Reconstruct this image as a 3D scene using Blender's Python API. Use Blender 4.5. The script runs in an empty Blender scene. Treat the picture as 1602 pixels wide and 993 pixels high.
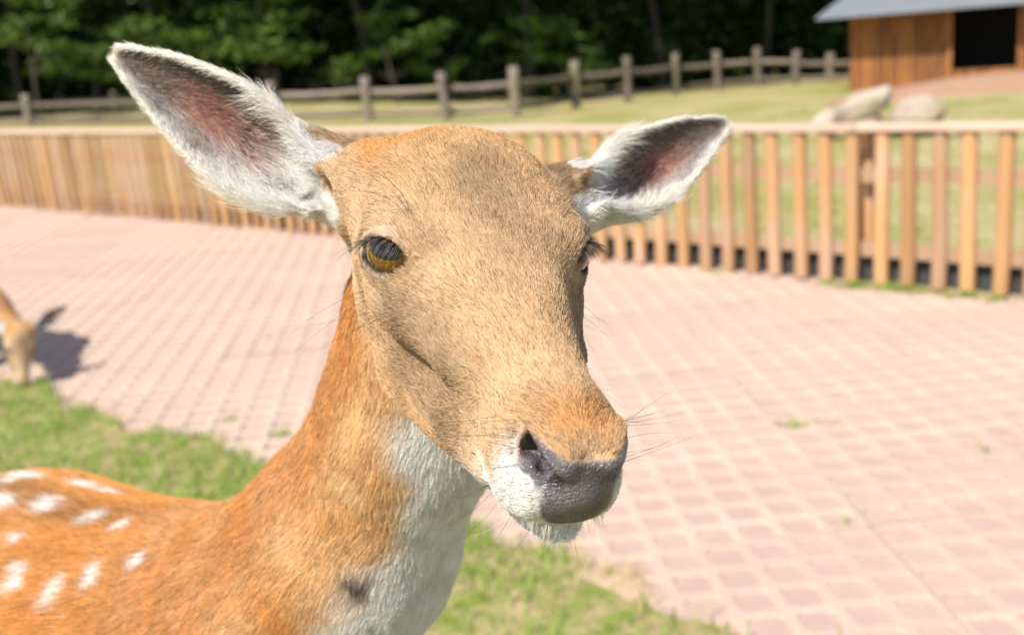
import bpy, bmesh, math, random
import numpy as np
from mathutils import Vector, Matrix

FUR = 1            # 0 = bare shapes only, for quick tests
sc = bpy.context.scene
col = sc.collection
R = math.radians

# ------------------------------------------------------------------ camera
CAM_H, PITCH, ROLL, FPX = 1.2, R(15), R(5), 1700.0
cam_d = bpy.data.cameras.new('camera')
cam = bpy.data.objects.new('camera', cam_d)
col.objects.link(cam)
sc.camera = cam
_rt = Vector((1, 0, 0))
FW = Vector((0, math.cos(PITCH), -math.sin(PITCH)))
_up = _rt.cross(FW)
RT = _rt * math.cos(ROLL) - _up * math.sin(ROLL)
UP = _rt * math.sin(ROLL) + _up * math.cos(ROLL)
_m = Matrix((RT, UP, -FW)).transposed().to_4x4()
_m.translation = (0, 0, CAM_H)
cam.matrix_world = _m
cam_d.sensor_width = 36
cam_d.lens = FPX / 1602 * 36
cam_d.clip_start = 0.02
cam_d.clip_end = 500
cam_d.dof.use_dof = True
cam_d.dof.focus_distance = 0.50
cam_d.dof.aperture_fstop = 8.4

# ------------------------------------------------------------------ sky and sun
SUN_EL, SUN_AZ = R(53), R(218)       # azimuth the light comes from, clockwise from +Y
w = bpy.data.worlds.new('World')
sc.world = w
w.use_nodes = True
nt = w.node_tree
bg = nt.nodes['Background']
sky = nt.nodes.new('ShaderNodeTexSky')
sky.sky_type = 'NISHITA'
sky.sun_disc = False
sky.sun_elevation = SUN_EL
sky.sun_rotation = SUN_AZ
nt.links.new(sky.outputs[0], bg.inputs[0])
bg.inputs[1].default_value = 0.115
sun_d = bpy.data.lights.new('sun', 'SUN')
sun_d.energy = 4.8
sun_d.angle = R(0.55)
sun_d.color = (1.0, 0.95, 0.88)
sun = bpy.data.objects.new('sun', sun_d)
col.objects.link(sun)
SUNV = Vector((math.sin(SUN_AZ) * math.cos(SUN_EL), math.cos(SUN_AZ) * math.cos(SUN_EL), math.sin(SUN_EL)))
sun.rotation_euler = (-SUNV).to_track_quat('-Z', 'Y').to_euler()
sun.location = (0, 0, 8)
vs = sc.view_settings
vs.view_transform = 'Standard'
vs.look = 'None'
vs.exposure = 0.63
vs.gamma = 1.0
sc.cycles.max_bounces = 8
sc.cycles.transparent_max_bounces = 8
# ------------------------------------------------------------------ deer: one implicit surface
HQ = (3.425, -0.3763, -0.1779)
HO = np.array([-0.0150, 0.5366, 1.0887])
def rotm(a, b, c):
    ca, sa, cb, sb, cc, s_ = math.cos(a), math.sin(a), math.cos(b), math.sin(b), math.cos(c), math.sin(c)
    return (np.array([[ca, -sa, 0], [sa, ca, 0], [0, 0, 1]]) @ np.array([[1, 0, 0], [0, cb, -sb], [0, sb, cb]])
            @ np.array([[cc, 0, s_], [0, 1, 0], [-s_, 0, cc]]))
HM = rotm(*HQ)
def unproj(x, y, z):                                     # a first guess of where a limb joint stands
    d = FW + RT * ((x - 801) / FPX) - UP * ((y - 496.5) / FPX)
    return np.array(Vector((0, 0, CAM_H)) + d * z)

def smin(a, b, k):
    h = np.maximum(k - np.abs(a - b), 0) / k
    return np.minimum(a, b) - h * h * k * 0.25
def smax(a, b, k): return -smin(-a, -b, k)
def ell(p, c, r, M=None):
    q = p - np.asarray(c, np.float32)
    if M is not None: q = q @ M.astype(np.float32)
    r = np.asarray(r, np.float32)
    a = q / r
    k0 = np.sqrt((a * a).sum(1)); b = a / r
    k1 = np.sqrt((b * b).sum(1)) + 1e-9
    return k0 * (k0 - 1) / k1
def cone(p, a, b, ra, rb):
    a = np.asarray(a, np.float32); d = np.asarray(b, np.float32) - a
    q = p - a
    t = np.clip(q @ d / (d @ d), 0, 1)
    return np.sqrt(((q - t[:, None] * d) ** 2).sum(1)) - (ra + (rb - ra) * t)
def spl(xs, ys):
    xs = np.array(xs, float); ys = np.array(ys, float)
    m = np.gradient(ys, xs)
    def f(x):
        x = np.clip(x, xs[0], xs[-1]); i = np.clip(np.searchsorted(xs, x) - 1, 0, len(xs) - 2)
        h = xs[i + 1] - xs[i]; t = (x - xs[i]) / h
        return ((2*t**3 - 3*t**2 + 1) * ys[i] + (t**3 - 2*t**2 + t) * h * m[i] + (3*t**2 - 2*t**3) * ys[i+1] + (t**3 - t**2) * h * m[i+1]).astype(np.float32)
    return f
_Y = [-9, -7, -4, -1, 2, 5, 8, 11, 13, 15, 16.5]
f_top = spl(_Y, [3.0, 3.9, 4.3, 3.9, 3.0, 2.2, 1.6, 1.25, 1.1, .7, 0])
f_bot = spl(_Y, [-4.5, -6.6, -8.3, -8.9, -8.7, -7.9, -6.5, -5.1, -4.5, -4.1, -3.8])
f_wid = spl(_Y, [4.4, 5.1, 5.35, 5.0, 4.25, 3.45, 2.82, 2.42, 2.32, 2.15, 1.9])
f_mid = spl(_Y, [0.0, .2, .2, -.2, -.9, -1.5, -1.7, -1.7, -1.6, -1.6, -1.7])
EYE = np.array([4.2, 0.25, 0.55]); EYE_R = 1.62
EYE_N = np.array([.64, .71, .28]); EYE_N /= np.linalg.norm(EYE_N)      # the way the eye looks
EYE_T = np.cross([0.1, -0.1, 1.0], EYE_N); EYE_T /= np.linalg.norm(EYE_T)  # towards the inner corner
EYE_U = np.cross(EYE_N, EYE_T)
EYE_M = np.stack([EYE_T, EYE_U, EYE_N], 1)

def head_sdf(p):
    p = p.astype(np.float32).copy()
    sx = p[:, 0].copy()
    p[:, 0] = np.sqrt(p[:, 0] ** 2 + 0.01)
    x, y, z = p[:, 0], p[:, 1], p[:, 2]
    top, bot, wid, mid = f_top(y), f_bot(y), f_wid(y), f_mid(y)
    hh = np.where(z > mid, top - mid, mid - bot)
    v = np.abs(z - mid) / hh
    low = np.clip((mid - z) / (mid - bot), 0, 1.3)
    we = wid * (1 + (.16 * np.exp(-((y - 7) / 3.5) ** 2) - .12) * low ** 1.3)
    n = 2.35
    qq = ((x / we) ** n + v ** n) ** (1 / n)
    d = (qq - 1) * np.minimum(we, hh) * 0.85
    d = smax(d, -(y + 6.5), 2.5)
    d = smax(d, y - 14.0, 1.6)
    d = smin(d, ell(p, (0, -5.0, .2), (4.6, 4.8, 3.9)), 1.5)
    d = smin(d, ell(p, (3.9, -7.0, 0.5), (2.0, 2.6, 2.0)), 1.6)
    # brow and cheek bone round the eye
    d = smin(d, ell(p, (3.75, -.5, 1.15), (1.5, 2.7, 1.25)), 1.6)
    d = smin(d, cone(p, (4.35, -1.8, -1.5), (3.05, 4.0, -1.9), .95, .75), 1.5)
    # cheek muscle
    d = smin(d, ell(p, (2.55, -2.2, -4.2), (2.0, 3.8, 3.3)), 1.4)
    # hollow between cheek and muzzle, hollow in front of the eye
    d = smax(d, -ell(p, (4.75, 6.0, -2.9), (1.4, 2.1, 1.0)), 1.6)
    d = smin(d, cone(p, (4.2, .6, -1.75), (3.0, 6.6, -1.45), .7, .4), 1.7)
    d = smin(d, cone(p, (2.2, 1, -6.2), (1.25, 10.5, -3.9), 2.0, 1.35), 1.2)
    d = smin(d, ell(p, (3.6, 1.2, -1.0), (1.2, 2.2, .9)), 1.4)
    # muzzle, nose pad, lips, chin
    d = smin(d, ell(p, (0, 12.6, -1.6), (2.3, 2.9, 2.4)), 1.2)
    d = smin(d, ell(p, (1.4, 12.9, -2.6), (1.2, 2.3, 1.55)), .9)
    d = smin(d, ell(p, (0, 14.55, -1.75), (1.85, 1.4, 2.1)), .8)
    d = smin(d, ell(p, (1.3, 14.0, -.35), (.95, 1.4, .85)), .7)
    chin = ell(p, (0, 12.65, -4.42), (1.65, 2.6, .62))
    d = smin(d, chin, .35)
    d = smin(d, cone(p, (1.9, 14.0, .25), (1.0, 15.3, -.15), .28, .48), .7)
    # mouth line
    mouth = cone(p, (0, 15.5, -3.75), (1.5, 14.6, -3.80), .20, .18)
    mouth = np.minimum(mouth, cone(p, (1.5, 14.6, -3.85), (2.7, 9.6, -3.5), .20, .06))
    d = smax(d, -mouth, .35)
    # philtrum
    d = smax(d, -cone(p, (0, 15.95, -2.4), (0, 15.8, -3.7), .12, .16), .35)
    # nostril
    nos = cone(p, (2.50, 13.6, .15), (1.95, 14.9, -.42), .44, .38)
    nos = np.minimum(nos, cone(p, (1.95, 14.9, -.42), (1.25, 15.8, -.90), .38, .20))
    nos = np.minimum(nos, cone(p, (2.1, 14.4, -.35), (1.0, 12.9, -.6), .45, .55))
    nos = np.minimum(nos, cone(p, (1.7, 15.3, -.62), (1.15, 14.2, -.85), .34, .4))
    d = smax(d, -nos, .30)
    # eyelids: a shell over the eyeball, opened, lower lid a little heavier
    q = (p - EYE.astype(np.float32)) @ EYE_M.astype(np.float32)
    lid = np.sqrt((q * q).sum(1)) - (EYE_R + .26)
    d = smin(d, lid, .8)
    a = q[:, 0]; b = q[:, 1] + 0.10 - .02 * a
    up_ = b - (.80 - .31 * (a + .08) ** 2)
    lo_ = -b - (.86 - .34 * (a - .05) ** 2)
    hole = np.maximum(np.maximum(up_, lo_) * .7, .35 - q[:, 2])
    d = smax(d, -hole, .16)
    return d

# ears: cupped blades with a tube at the root
def mk_ear(base, tip, face, L, roll=0, W=1.0):
    base = np.array(base, float); a = np.array(tip, float) - base
    a /= np.linalg.norm(a)
    f = np.array(face, float); f = f - a * (f @ a); f /= np.linalg.norm(f)
    b = np.cross(f, a)
    if b[2] < 0: b = -b
    c_, s_ = math.cos(roll), math.sin(roll)
    b, f = b * c_ + f * s_, f * c_ - b * s_
    return dict(o=base, M=np.stack([a, b, f], 1), L=L, W=W)
f_ew = spl([0, .1, .2, .35, .5, .65, .8, .9, .96, 1.0], [1.2, 1.75, 2.4, 2.95, 2.9, 2.4, 1.7, 1.1, .75, .4])
f_eu = spl([0, .1, .2, .3, .4, .5, .65, .8, .9, .96, 1.0], [1.0, 1.4, 1.9, 2.45, 2.75, 2.75, 2.35, 1.7, 1.1, .75, .4])
f_ed = spl([0, .15, .3, .5, .7, .85, 1.0], [2.6, 2.7, 2.5, 1.9, 1.2, .6, .2])
f_ec = spl([0, .2, .4, .6, .8, 1.0], [-.35, -.35, -.25, -.12, .05, .15])
def ear_coords(e, P):                      # P in world metres -> a (0..1), b/w, c - midsurface (cm)
    q = ((P - e['o']) @ e['M'] * 100).astype(np.float32)
    t = q[:, 0] / e['L']
    dp = f_ed(t); b = q[:, 1] - f_ec(t) * 2; wd = np.where(b > 0, f_eu(t), f_ew(t)) * e['W']
    bb = b / wd
    g = -dp * (1 - np.clip(bb, -1, 1) ** 2)
    return q, t, wd, dp, bb, q[:, 2] - g
def ear_sdf(e, P):
    q, t, wd, dp, bb, dc = ear_coords(e, P)
    sl = 2 * dp * np.abs(np.clip(bb, -1, 1)) / wd
    th = .24 + .14 * np.clip(.35 - t, 0, .35) / .35
    edge = np.maximum(np.maximum((np.abs(bb) - 1) * wd, (t - 1) * e['L']), -(t - .02) * e['L'])
    d = np.sqrt(np.maximum(edge, 0) ** 2 + dc * dc / (1 + sl * sl)) - th
    tube = cone(q, (-2.2, 0, -1.2), (.24 * e['L'], .1, -1.5), 2.75, 1.85)
    cav = ell(q, (.34 * e['L'], 0, 0.0), (5.0, 2.2, 1.9))
    tube = smax(tube, -cav, .4)
    return smin(d, tube, .7)

def E(x, y, z): return unproj(x, y, z)
def ear_tip(bx, by, bz, tx, ty, L, far):
    b = E(bx, by, bz)
    d = np.array(FW + RT * ((tx - 801) / FPX) - UP * ((ty - 496.5) / FPX)); o = np.array([0, 0, CAM_H]) - b
    A_, B_, C_ = d @ d, 2 * d @ o, o @ o - (L / 100) ** 2
    disc = max(B_ * B_ - 4 * A_ * C_, 0) ** .5
    t = (-B_ + (disc if far else -disc)) / (2 * A_)
    return b, np.array([0, 0, CAM_H]) + d * t
b0, t0 = ear_tip(528, 285, .615, 182, 94, 15.4, True)
b1, t1 = ear_tip(893, 302, .660, 1136, 200, 15.0, True)
tocam = lambda b: np.array([0, 0, CAM_H]) - b

class DeerForm:
    def __init__(s, HO, HM, ears, neck, spine, throat=None):
        s.HO, s.HM, s.ears, s.neck, s.spine = HO, HM, ears, neck, spine
        ax = spine[-1][0] - spine[0][0]; ax[2] = 0; ax = ax / np.linalg.norm(ax)
        sd = np.array([ax[1], -ax[0], 0])
        s.ax, s.sd, s.legs = ax, sd, []
        s.throat = -ax if throat is None else np.array(throat, float)
        for q in (-1, 1):
            c = spine[0][0] + sd * q * .075 + ax * .03
            g = lambda f, h: np.array([c[0] + ax[0] * f, c[1] + ax[1] * f, h])
            s.legs.append([(g(0, c[2] - .02), .085), (g(.05, c[2] - .22), .05), (g(.0, .36), .026), (g(.0, .20), .017), (g(-.005, .07), .016), (g(-.035, .022), .022)])
            c2 = spine[-1][0] + sd * q * .075 - ax * .06
            h_ = lambda f, h: np.array([c2[0] + ax[0] * f, c2[1] + ax[1] * f, h])
            s.legs.append([(h_(0, c2[2] - .02), .10), (h_(-.09, c2[2] - .24), .06), (h_(.06, .40), .026), (h_(.045, .22), .018), (h_(.02, .07), .016), (h_(-.015, .022), .022)])
        s.tail = (spine[-1][0] + ax * .11 + np.array([0, 0, .08]), spine[-1][0] + ax * .16 + np.array([0, 0, -.08]))
    def to_head(s, P): return ((P - s.HO) @ s.HM) * 100.0    # world metres -> head centimetres (x right, y nose, z crown)
    def from_head(s, p): return np.asarray(p, float) / 100.0 @ s.HM.T + s.HO
    def body(s, P):
        d = None
        for ch in (s.neck, s.spine):
            for (a, ra), (b, rb) in zip(ch[:-1], ch[1:]):
                c = cone(P, a, b, ra, rb)
                d = c if d is None else smin(d, c, .05)
        for lg in s.legs:
            for (a, ra), (b, rb) in zip(lg[:-1], lg[1:]):
                d = smin(d, cone(P, a, b, ra, rb), .04 if ra > .04 else .012)
        return smin(d, cone(P, s.tail[0], s.tail[1], .022, .012), .03)
    def head(s, P):
        h = head_sdf(s.to_head(P)) / 100
        for e in s.ears: h = smin(h, ear_sdf(e, P) / 100, .018)
        return h
    def sdf(s, P):
        d = s.body(P.astype(np.float32))
        near = (np.abs(P - s.HO) < .34).all(1)
        if near.any(): d[near] = smin(d[near], s.head(P[near]), .022)
        return d

EARS = [mk_ear(b0, t0, tocam(b0) / np.linalg.norm(tocam(b0)), 15.4, 0.1, .95), mk_ear(b1, t1, tocam(b1) / np.linalg.norm(tocam(b1)), 15.0, -.3, .84)]
NECK = [(E(700, 400, .655), .048), (E(672, 520, .67), .041), (E(634, 680, .70), .047), (E(545, 850, .75), .064), (E(420, 995, .81), .090), (E(250, 1040, .88), .120)]
SPINE = [(E(250, 1040, .88), .120), (E(60, 1005, .95), .135), (E(-250, 1050, 1.06), .150), (E(-560, 1080, 1.16), .145), (E(-760, 1090, 1.23), .120)]
DOE = DeerForm(HO, HM, EARS, NECK, SPINE)
to_head, from_head = DOE.to_head, DOE.from_head

def axis_pts(lo, hi, flo, fhi, fine, coarse):
    a = [flo]
    step = fine
    left = [flo]
    while left[-1] > lo:
        step = min(step * 1.12, coarse); left.append(left[-1] - step)
    mid = list(np.arange(flo + fine, fhi, fine))
    right = [mid[-1]]; step = fine
    while right[-1] < hi:
        step = min(step * 1.12, coarse); right.append(right[-1] + step)
    return np.array(left[::-1] + mid + right[1:])

def surface_nets(f, X, Y, Z, bs=10):
    nx, ny, nz = len(X), len(Y), len(Z)
    V = np.full((nx, ny, nz), 1.0, np.float32)
    bx = [(i, min(i + bs, nx - 1)) for i in range(0, nx - 1, bs)]
    by = [(i, min(i + bs, ny - 1)) for i in range(0, ny - 1, bs)]
    bz = [(i, min(i + bs, nz - 1)) for i in range(0, nz - 1, bs)]
    cx = np.array([[(X[a] + X[b]) / 2, (X[b] - X[a]) / 2] for a, b in bx])
    cy = np.array([[(Y[a] + Y[b]) / 2, (Y[b] - Y[a]) / 2] for a, b in by])
    cz = np.array([[(Z[a] + Z[b]) / 2, (Z[b] - Z[a]) / 2] for a, b in bz])
    C = np.stack(np.meshgrid(cx[:, 0], cy[:, 0], cz[:, 0], indexing='ij'), -1).reshape(-1, 3)
    Hh = np.stack(np.meshgrid(cx[:, 1], cy[:, 1], cz[:, 1], indexing='ij'), -1).reshape(-1, 3)
    D = f(C)
    rad = np.sqrt((Hh ** 2).sum(1))
    act = np.abs(D) < rad * 1.5 + .006
    # inside blocks far from the surface stay negative
    I = np.stack(np.meshgrid(range(len(bx)), range(len(by)), range(len(bz)), indexing='ij'), -1).reshape(-1, 3)
    for (i, j, k), a, dd in zip(I, act, D):
        if not a and dd < 0:
            V[bx[i][0]:bx[i][1] + 1, by[j][0]:by[j][1] + 1, bz[k][0]:bz[k][1] + 1] = -1
    idx = I[act]
    for s in range(0, len(idx), 600):
        pts = []; sl = []
        for i, j, k in idx[s:s + 600]:
            S = (slice(bx[i][0], bx[i][1] + 1), slice(by[j][0], by[j][1] + 1), slice(bz[k][0], bz[k][1] + 1))
            g = np.stack(np.meshgrid(X[S[0]], Y[S[1]], Z[S[2]], indexing='ij'), -1)
            sl.append((S, g.shape[:3])); pts.append(g.reshape(-1, 3))
        vals = f(np.concatenate(pts)); o = 0
        for S, sh in sl:
            n = sh[0] * sh[1] * sh[2]
            V[S] = vals[o:o + n].reshape(sh); o += n
    N = V < 0
    cnt = np.zeros((nx - 1, ny - 1, nz - 1), np.int8)
    for a in (0, 1):
        for b in (0, 1):
            for c in (0, 1):
                cnt += N[a:nx - 1 + a, b:ny - 1 + b, c:nz - 1 + c]
    ai = np.argwhere((cnt > 0) & (cnt < 8))
    vid = np.full(cnt.shape, -1, np.int32)
    vid[ai[:, 0], ai[:, 1], ai[:, 2]] = np.arange(len(ai))
    acc = np.zeros((len(ai), 3)); num = np.zeros(len(ai))
    G = (X, Y, Z)
    for axs in range(3):
        o1, o2 = [q for q in range(3) if q != axs]
        for a in (0, 1):
            for b in (0, 1):
                c0 = ai.copy(); c0[:, o1] += a; c0[:, o2] += b
                c1 = c0.copy(); c1[:, axs] += 1
                v0 = V[c0[:, 0], c0[:, 1], c0[:, 2]]; v1 = V[c1[:, 0], c1[:, 1], c1[:, 2]]
                m = (v0 < 0) != (v1 < 0)
                t = np.where(m, v0 / np.where(m, v0 - v1, 1), 0)
                p = np.stack([G[0][c0[:, 0]], G[1][c0[:, 1]], G[2][c0[:, 2]]], 1)
                p[:, axs] += t * (G[axs][c1[:, axs]] - G[axs][c0[:, axs]])
                acc += p * m[:, None]; num += m
    verts = acc / num[:, None]
    quads = []
    for axs in range(3):
        o1, o2 = [(1, 2), (2, 0), (0, 1)][axs]
        s0 = [slice(None)] * 3; s1 = [slice(None)] * 3
        s0[axs] = slice(0, -1); s1[axs] = slice(1, None)
        e = np.argwhere(N[tuple(s0)] != N[tuple(s1)])
        e = e[(e[:, o1] > 0) & (e[:, o2] > 0) & (e[:, o1] < N.shape[o1] - 1) & (e[:, o2] < N.shape[o2] - 1)]
        flip = N[e[:, 0], e[:, 1], e[:, 2]]
        q = []
        for a, b in ((1, 1), (0, 1), (0, 0), (1, 0)):
            c = e.copy(); c[:, o1] -= a; c[:, o2] -= b
            q.append(vid[c[:, 0], c[:, 1], c[:, 2]])
        q = np.stack(q, 1)
        q[~flip] = q[~flip][:, ::-1]
        quads.append(q)
    return verts, np.concatenate(quads)

def np_mesh(name, verts, faces, smooth=True):
    me = bpy.data.meshes.new(name)
    n, k = faces.shape
    me.vertices.add(len(verts)); me.vertices.foreach_set('co', np.ascontiguousarray(verts, np.float32).ravel())
    me.loops.add(n * k); me.loops.foreach_set('vertex_index', np.ascontiguousarray(faces, np.int32).ravel())
    me.polygons.add(n); me.polygons.foreach_set('loop_start', np.arange(0, n * k, k, dtype=np.int32))
    me.update(calc_edges=True); me.validate()
    if smooth: me.polygons.foreach_set('use_smooth', np.ones(len(me.polygons), bool))
    return me

import time as _t
_t0 = _t.time()
FINE = .0021
GX = axis_pts(-1.15, .34, -.34, .27, FINE, .010)
GY = axis_pts(.34, 1.52, .36, .80, FINE, .010)
GZ = axis_pts(-.01, 1.34, .95, 1.28, FINE, .010)
dv, dq = surface_nets(DOE.sdf, GX, GY, GZ)
print('deer mesh', len(dv), len(dq), 'grid', len(GX), len(GY), len(GZ), 'in %.1f s' % (_t.time() - _t0))
# ------------------------------------------------------------------ materials
def s2l(*c):
    return tuple(((v / 255) / 12.92 if v / 255 <= .04045 else ((v / 255 + .055) / 1.055) ** 2.4) for v in c)
class NT:
    def __init__(s, name):
        s.m = bpy.data.materials.new(name); s.m.use_nodes = True
        s.t = s.m.node_tree; s.b = s.t.nodes['Principled BSDF']; s.out = s.t.nodes['Material Output']
    def n(s, typ, **kw):
        nd = s.t.nodes.new('ShaderNode' + typ)
        for k, v in kw.items():
            if k in nd.inputs: nd.inputs[k].default_value = v
            else: setattr(nd, k, v)
        return nd
    def l(s, a, b): s.t.links.new(a, b)
    def set(s, **kw):
        for k, v in kw.items():
            k = k.replace('_', ' ')
            s.b.inputs[k].default_value = v
        return s
    def coord(s, kind='Object'): return s.n('TexCoord').outputs[kind]
    def noise(s, scale, detail=3, vec=None, rough=.55, scl=None):
        nd = s.n('TexNoise'); nd.inputs['Scale'].default_value = scale; nd.inputs['Detail'].default_value = detail; nd.inputs['Roughness'].default_value = rough
        v = vec if vec is not None else s.coord()
        if scl is not None:
            mp = s.n('Mapping'); mp.inputs['Scale'].default_value = scl; s.l(v, mp.inputs[0]); v = mp.outputs[0]
        s.l(v, nd.inputs['Vector']); return nd.outputs['Fac']
    def ramp(s, fac, *stops):
        nd = s.n('ValToRGB'); el = nd.color_ramp.elements
        while len(el) > 1: el.remove(el[-1])
        for i, (p, c) in enumerate(stops):
            e = el[0] if i == 0 else el.new(p)
            e.position = p; e.color = (*c[:3], 1) if not isinstance(c, (int, float)) else (c, c, c, 1)
        s.l(fac, nd.inputs[0]); return nd.outputs[0]
    def mix(s, fac, a, b, typ='MIX'):
        nd = s.n('Mix', data_type='RGBA', blend_type=typ)
        for sock, v in ((nd.inputs[0], fac), (nd.inputs[6], a), (nd.inputs[7], b)):
            if hasattr(v, 'is_linked'): s.l(v, sock)
            elif isinstance(v, (int, float)) : sock.default_value = v
            else: sock.default_value = (*v[:3], 1)
        return nd.outputs[2]
    def bump(s, h, strength=.3, dist=.01):
        nd = s.n('Bump'); nd.inputs['Strength'].default_value = strength; nd.inputs['Distance'].default_value = dist
        s.l(h, nd.inputs['Height']); s.l(nd.outputs[0], s.b.inputs['Normal']); return nd
    def color(s, c):
        if hasattr(c, 'is_linked'): s.l(c, s.b.inputs['Base Color'])
        else: s.b.inputs['Base Color'].default_value = (*c[:3], 1)
        return s

def tag(o, label=None, cat=None, group=None, kind=None):
    if label: o['label'] = label
    if cat: o['category'] = cat
    if group: o['group'] = group
    if kind: o['kind'] = kind
    return o
def link(name, me, mat=None, parent=None):
    o = bpy.data.objects.new(name, me); col.objects.link(o)
    if mat is not None: me.materials.append(mat)
    if parent is not None: o.parent = parent
    return o

# ------------------------------------------------------------------ coat pattern (lives on the animal, in its own frames)
rng = np.random.default_rng(7)
def wnoise(P, freq, seed, n=7):                    # smooth noise, about -1..1
    r = np.random.default_rng(seed); o = 0
    for i in range(n):
        k = r.normal(size=3); k = k / np.linalg.norm(k) * freq * r.uniform(.6, 1.7)
        o = o + np.sin(P @ k + r.uniform(0, 6.28))
    return o / n * 1.8
def ss(x, a, b):
    t = np.clip((x - a) / (b - a), 0, 1); return t * t * (3 - 2 * t)
def gb(p, c, r):                                   # soft blob
    q = (p - np.array(c)) / np.array(r); return np.exp(-(q * q).sum(1))
TAN = np.array([.655, .44, .24]); TAN2 = np.array([.69, .44, .21]); BROWN = np.array([.33, .215, .115]); ORANGE = np.array([.72, .345, .082]); PALE = np.array([.74, .56, .37])
WHITE = np.array([.82, .79, .74]); CHESTNUT = np.array([.58, .245, .055]); GREYB = np.array([.23, .18, .15]); PINK = np.array([.42, .20, .15]); DARK = np.array([.055, .043, .036])

def coat(D, P, simple=False):
    """colour of the coat, bare-skin mask and hair length (m) at points P"""
    p = D.to_head(P); ax = np.abs(p[:, 0]); x, y, z = ax, p[:, 1], p[:, 2]
    pa = np.stack([ax, y, z], 1)
    n1 = wnoise(P, 260, 1); n2 = wnoise(P, 90, 2); n3 = wnoise(P, 600, 3)
    N = len(P)
    # --- head
    c = np.tile(TAN, (N, 1))
    def mixin(cc, m):
        nonlocal c
        m = np.clip(m, 0, 1)[:, None]; c = c * (1 - m) + np.asarray(cc) * m
    mixin(TAN2, .6 * ss(z, 1.5, 3.5) * ss(y, 3, -3))
    mixin(BROWN, .62 * ss(x, 1.6, 3.4) * ss(y, 12, 8) * ss(y, 0.5, 3) * ss(z, 1.2, -.8) * ss(z, -7, -4.5) * (1 + .2 * n2))
    mixin(BROWN * .9, .28 * gb(pa, (3.1, 6.0, -2.7), (1.6, 1.5, .8)))
    mixin(BROWN, .72 * gb(pa, (.3, -.8, 3.9), (1.5, 2.4, 1.8)) * (1 + .3 * n1))
    mixin(BROWN, .35 * gb(pa, (0, 3.2, 2.9), (1.3, 2.6, 1.5)) * (1 + .2 * n1))
    mixin(BROWN, .45 * gb(pa, (3.0, 2.0, 1.8), (.7, .9, .9)))
    mixin(ORANGE, .7 * gb(pa, (.3, 14.0, .9), (1.3, 1.3, 1.2)))
    mixin(PALE, .5 * gb(pa, (0, 15.5, .3), (.4, .7, .6)))
    mixin(PALE, .40 * ss(y, 9, 11.5) * ss(z, .8, -1.6))
    mixin(TAN2, .7 * ss(z, -4.6, -5.8) * ss(y, 10, 7) )
    mixin(ORANGE, .75 * ss(y, -3.4, -5.2) * ss(z, 1.6, 2.8) * ss(x, .2, 1.6))
    mixin(PALE, .75 * gb(pa, (4.6, -.3, 2.0), (1.1, 1.6, .8)))           # above the eye
    mixin(PALE * 1.05, .85 * gb(pa, (4.6, 1.4, -1.15), (.9, 1.4, .55)))  # below the eye
    sA = np.array([3.85, 2.3, -.2]); sB = np.array([3.45, 4.1, -.75]) - sA; t_ = np.clip((pa - sA) @ sB / (sB @ sB), 0, 1); sdst = np.sqrt(((pa - sA - t_[:, None] * sB) ** 2).sum(1)); mixin(WHITE * .95, .75 * ss(sdst, .55, .15))
    mixin(PALE, .35 * ss(x, 4.4, 5.2) * ss(y, -1, -3))
    m = (ss(y, 12.3, 14.0) * ss(z, .3, -1.2) * ss(x, 1.0, 1.9)); mixin(WHITE, m * 1.0)
    mixin(WHITE, ss(y, 10.5, 12.5) * ss(z, -2.4, -3.5)); mixin(np.array([.56, .51, .46]), .6 * ss(z, -4.2, -4.7) * ss(y, 8, 11))
    mixin(WHITE, .9 * ss(z, -6.6, -7.6) * ss(y, 11, 8) * ss(x, 3.4, 2.6))
    headc = c
    # --- neck and body
    nt_ = np.full(N, 9.0); tt = np.zeros(N); drop = np.zeros(N); side = np.zeros(N)
    for i, ((a, ra), (b, rb)) in enumerate(zip(D.neck[:-1], D.neck[1:])):
        d = b - a; t = np.clip((P - a) @ d / (d @ d), 0, 1); q = P - (a + t[:, None] * d)
        dist = np.sqrt((q * q).sum(1)) / (ra + t * (rb - ra))
        fwd = d / np.linalg.norm(d); v_ = D.throat; thr = v_ - fwd * (v_ @ fwd); thr /= np.linalg.norm(thr)
        hit = dist < nt_
        nt_ = np.where(hit, dist, nt_); tt = np.where(hit, i + t, tt); drop = np.where(hit, (q @ thr) / (ra + t * (rb - ra)), drop)
    c = np.tile(np.array([.84, .59, .33]), (N, 1))
    mixin(ORANGE, .34 + .45 * n2 + .15 * n1)
    mixin(CHESTNUT, .7 * ss(drop, -.30, -.9))
    thr_edge = np.interp(tt, [.5, .8, 1.1, 1.5, 1.8, 2.0, 2.25, 2.5, 3.0, 3.3, 4.0], [-.2, -.1, .05, .30, .48, .55, .55, .47, .30, .12, .12]) + .13 * n2 + .06 * n1
    mixin(PALE, .5 * ss(drop, thr_edge - .55, thr_edge) * (1 + .35 * n2))
    mixin(WHITE * .97, ss(drop, thr_edge - .24, thr_edge + .22))
    neckc = c
    sp = D.spine; nb = np.full(N, 9.0); rel = np.zeros(N); lat = np.zeros(N); al = np.zeros(N)
    for i, ((a, ra), (b, rb)) in enumerate(zip(sp[:-1], sp[1:])):
        d = b - a; t = np.clip((P - a) @ d / (d @ d), 0, 1); q = P - (a + t[:, None] * d); rr = ra + t * (rb - ra)
        dist = np.sqrt((q * q).sum(1)) / rr; hit = dist < nb
        nb = np.where(hit, dist, nb); rel = np.where(hit, q[:, 2] / rr, rel); lat = np.where(hit, q @ D.sd / rr, lat); al = np.where(hit, i + t, al)
    c = np.tile(CHESTNUT * np.array([1.2, 1.3, 1.3]), (N, 1))
    mixin(ORANGE, .55 + .3 * n2)
    mixin(CHESTNUT * .62, .55 * ss(np.abs(lat), .28, .06) * ss(rel, .3, .7))
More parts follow.
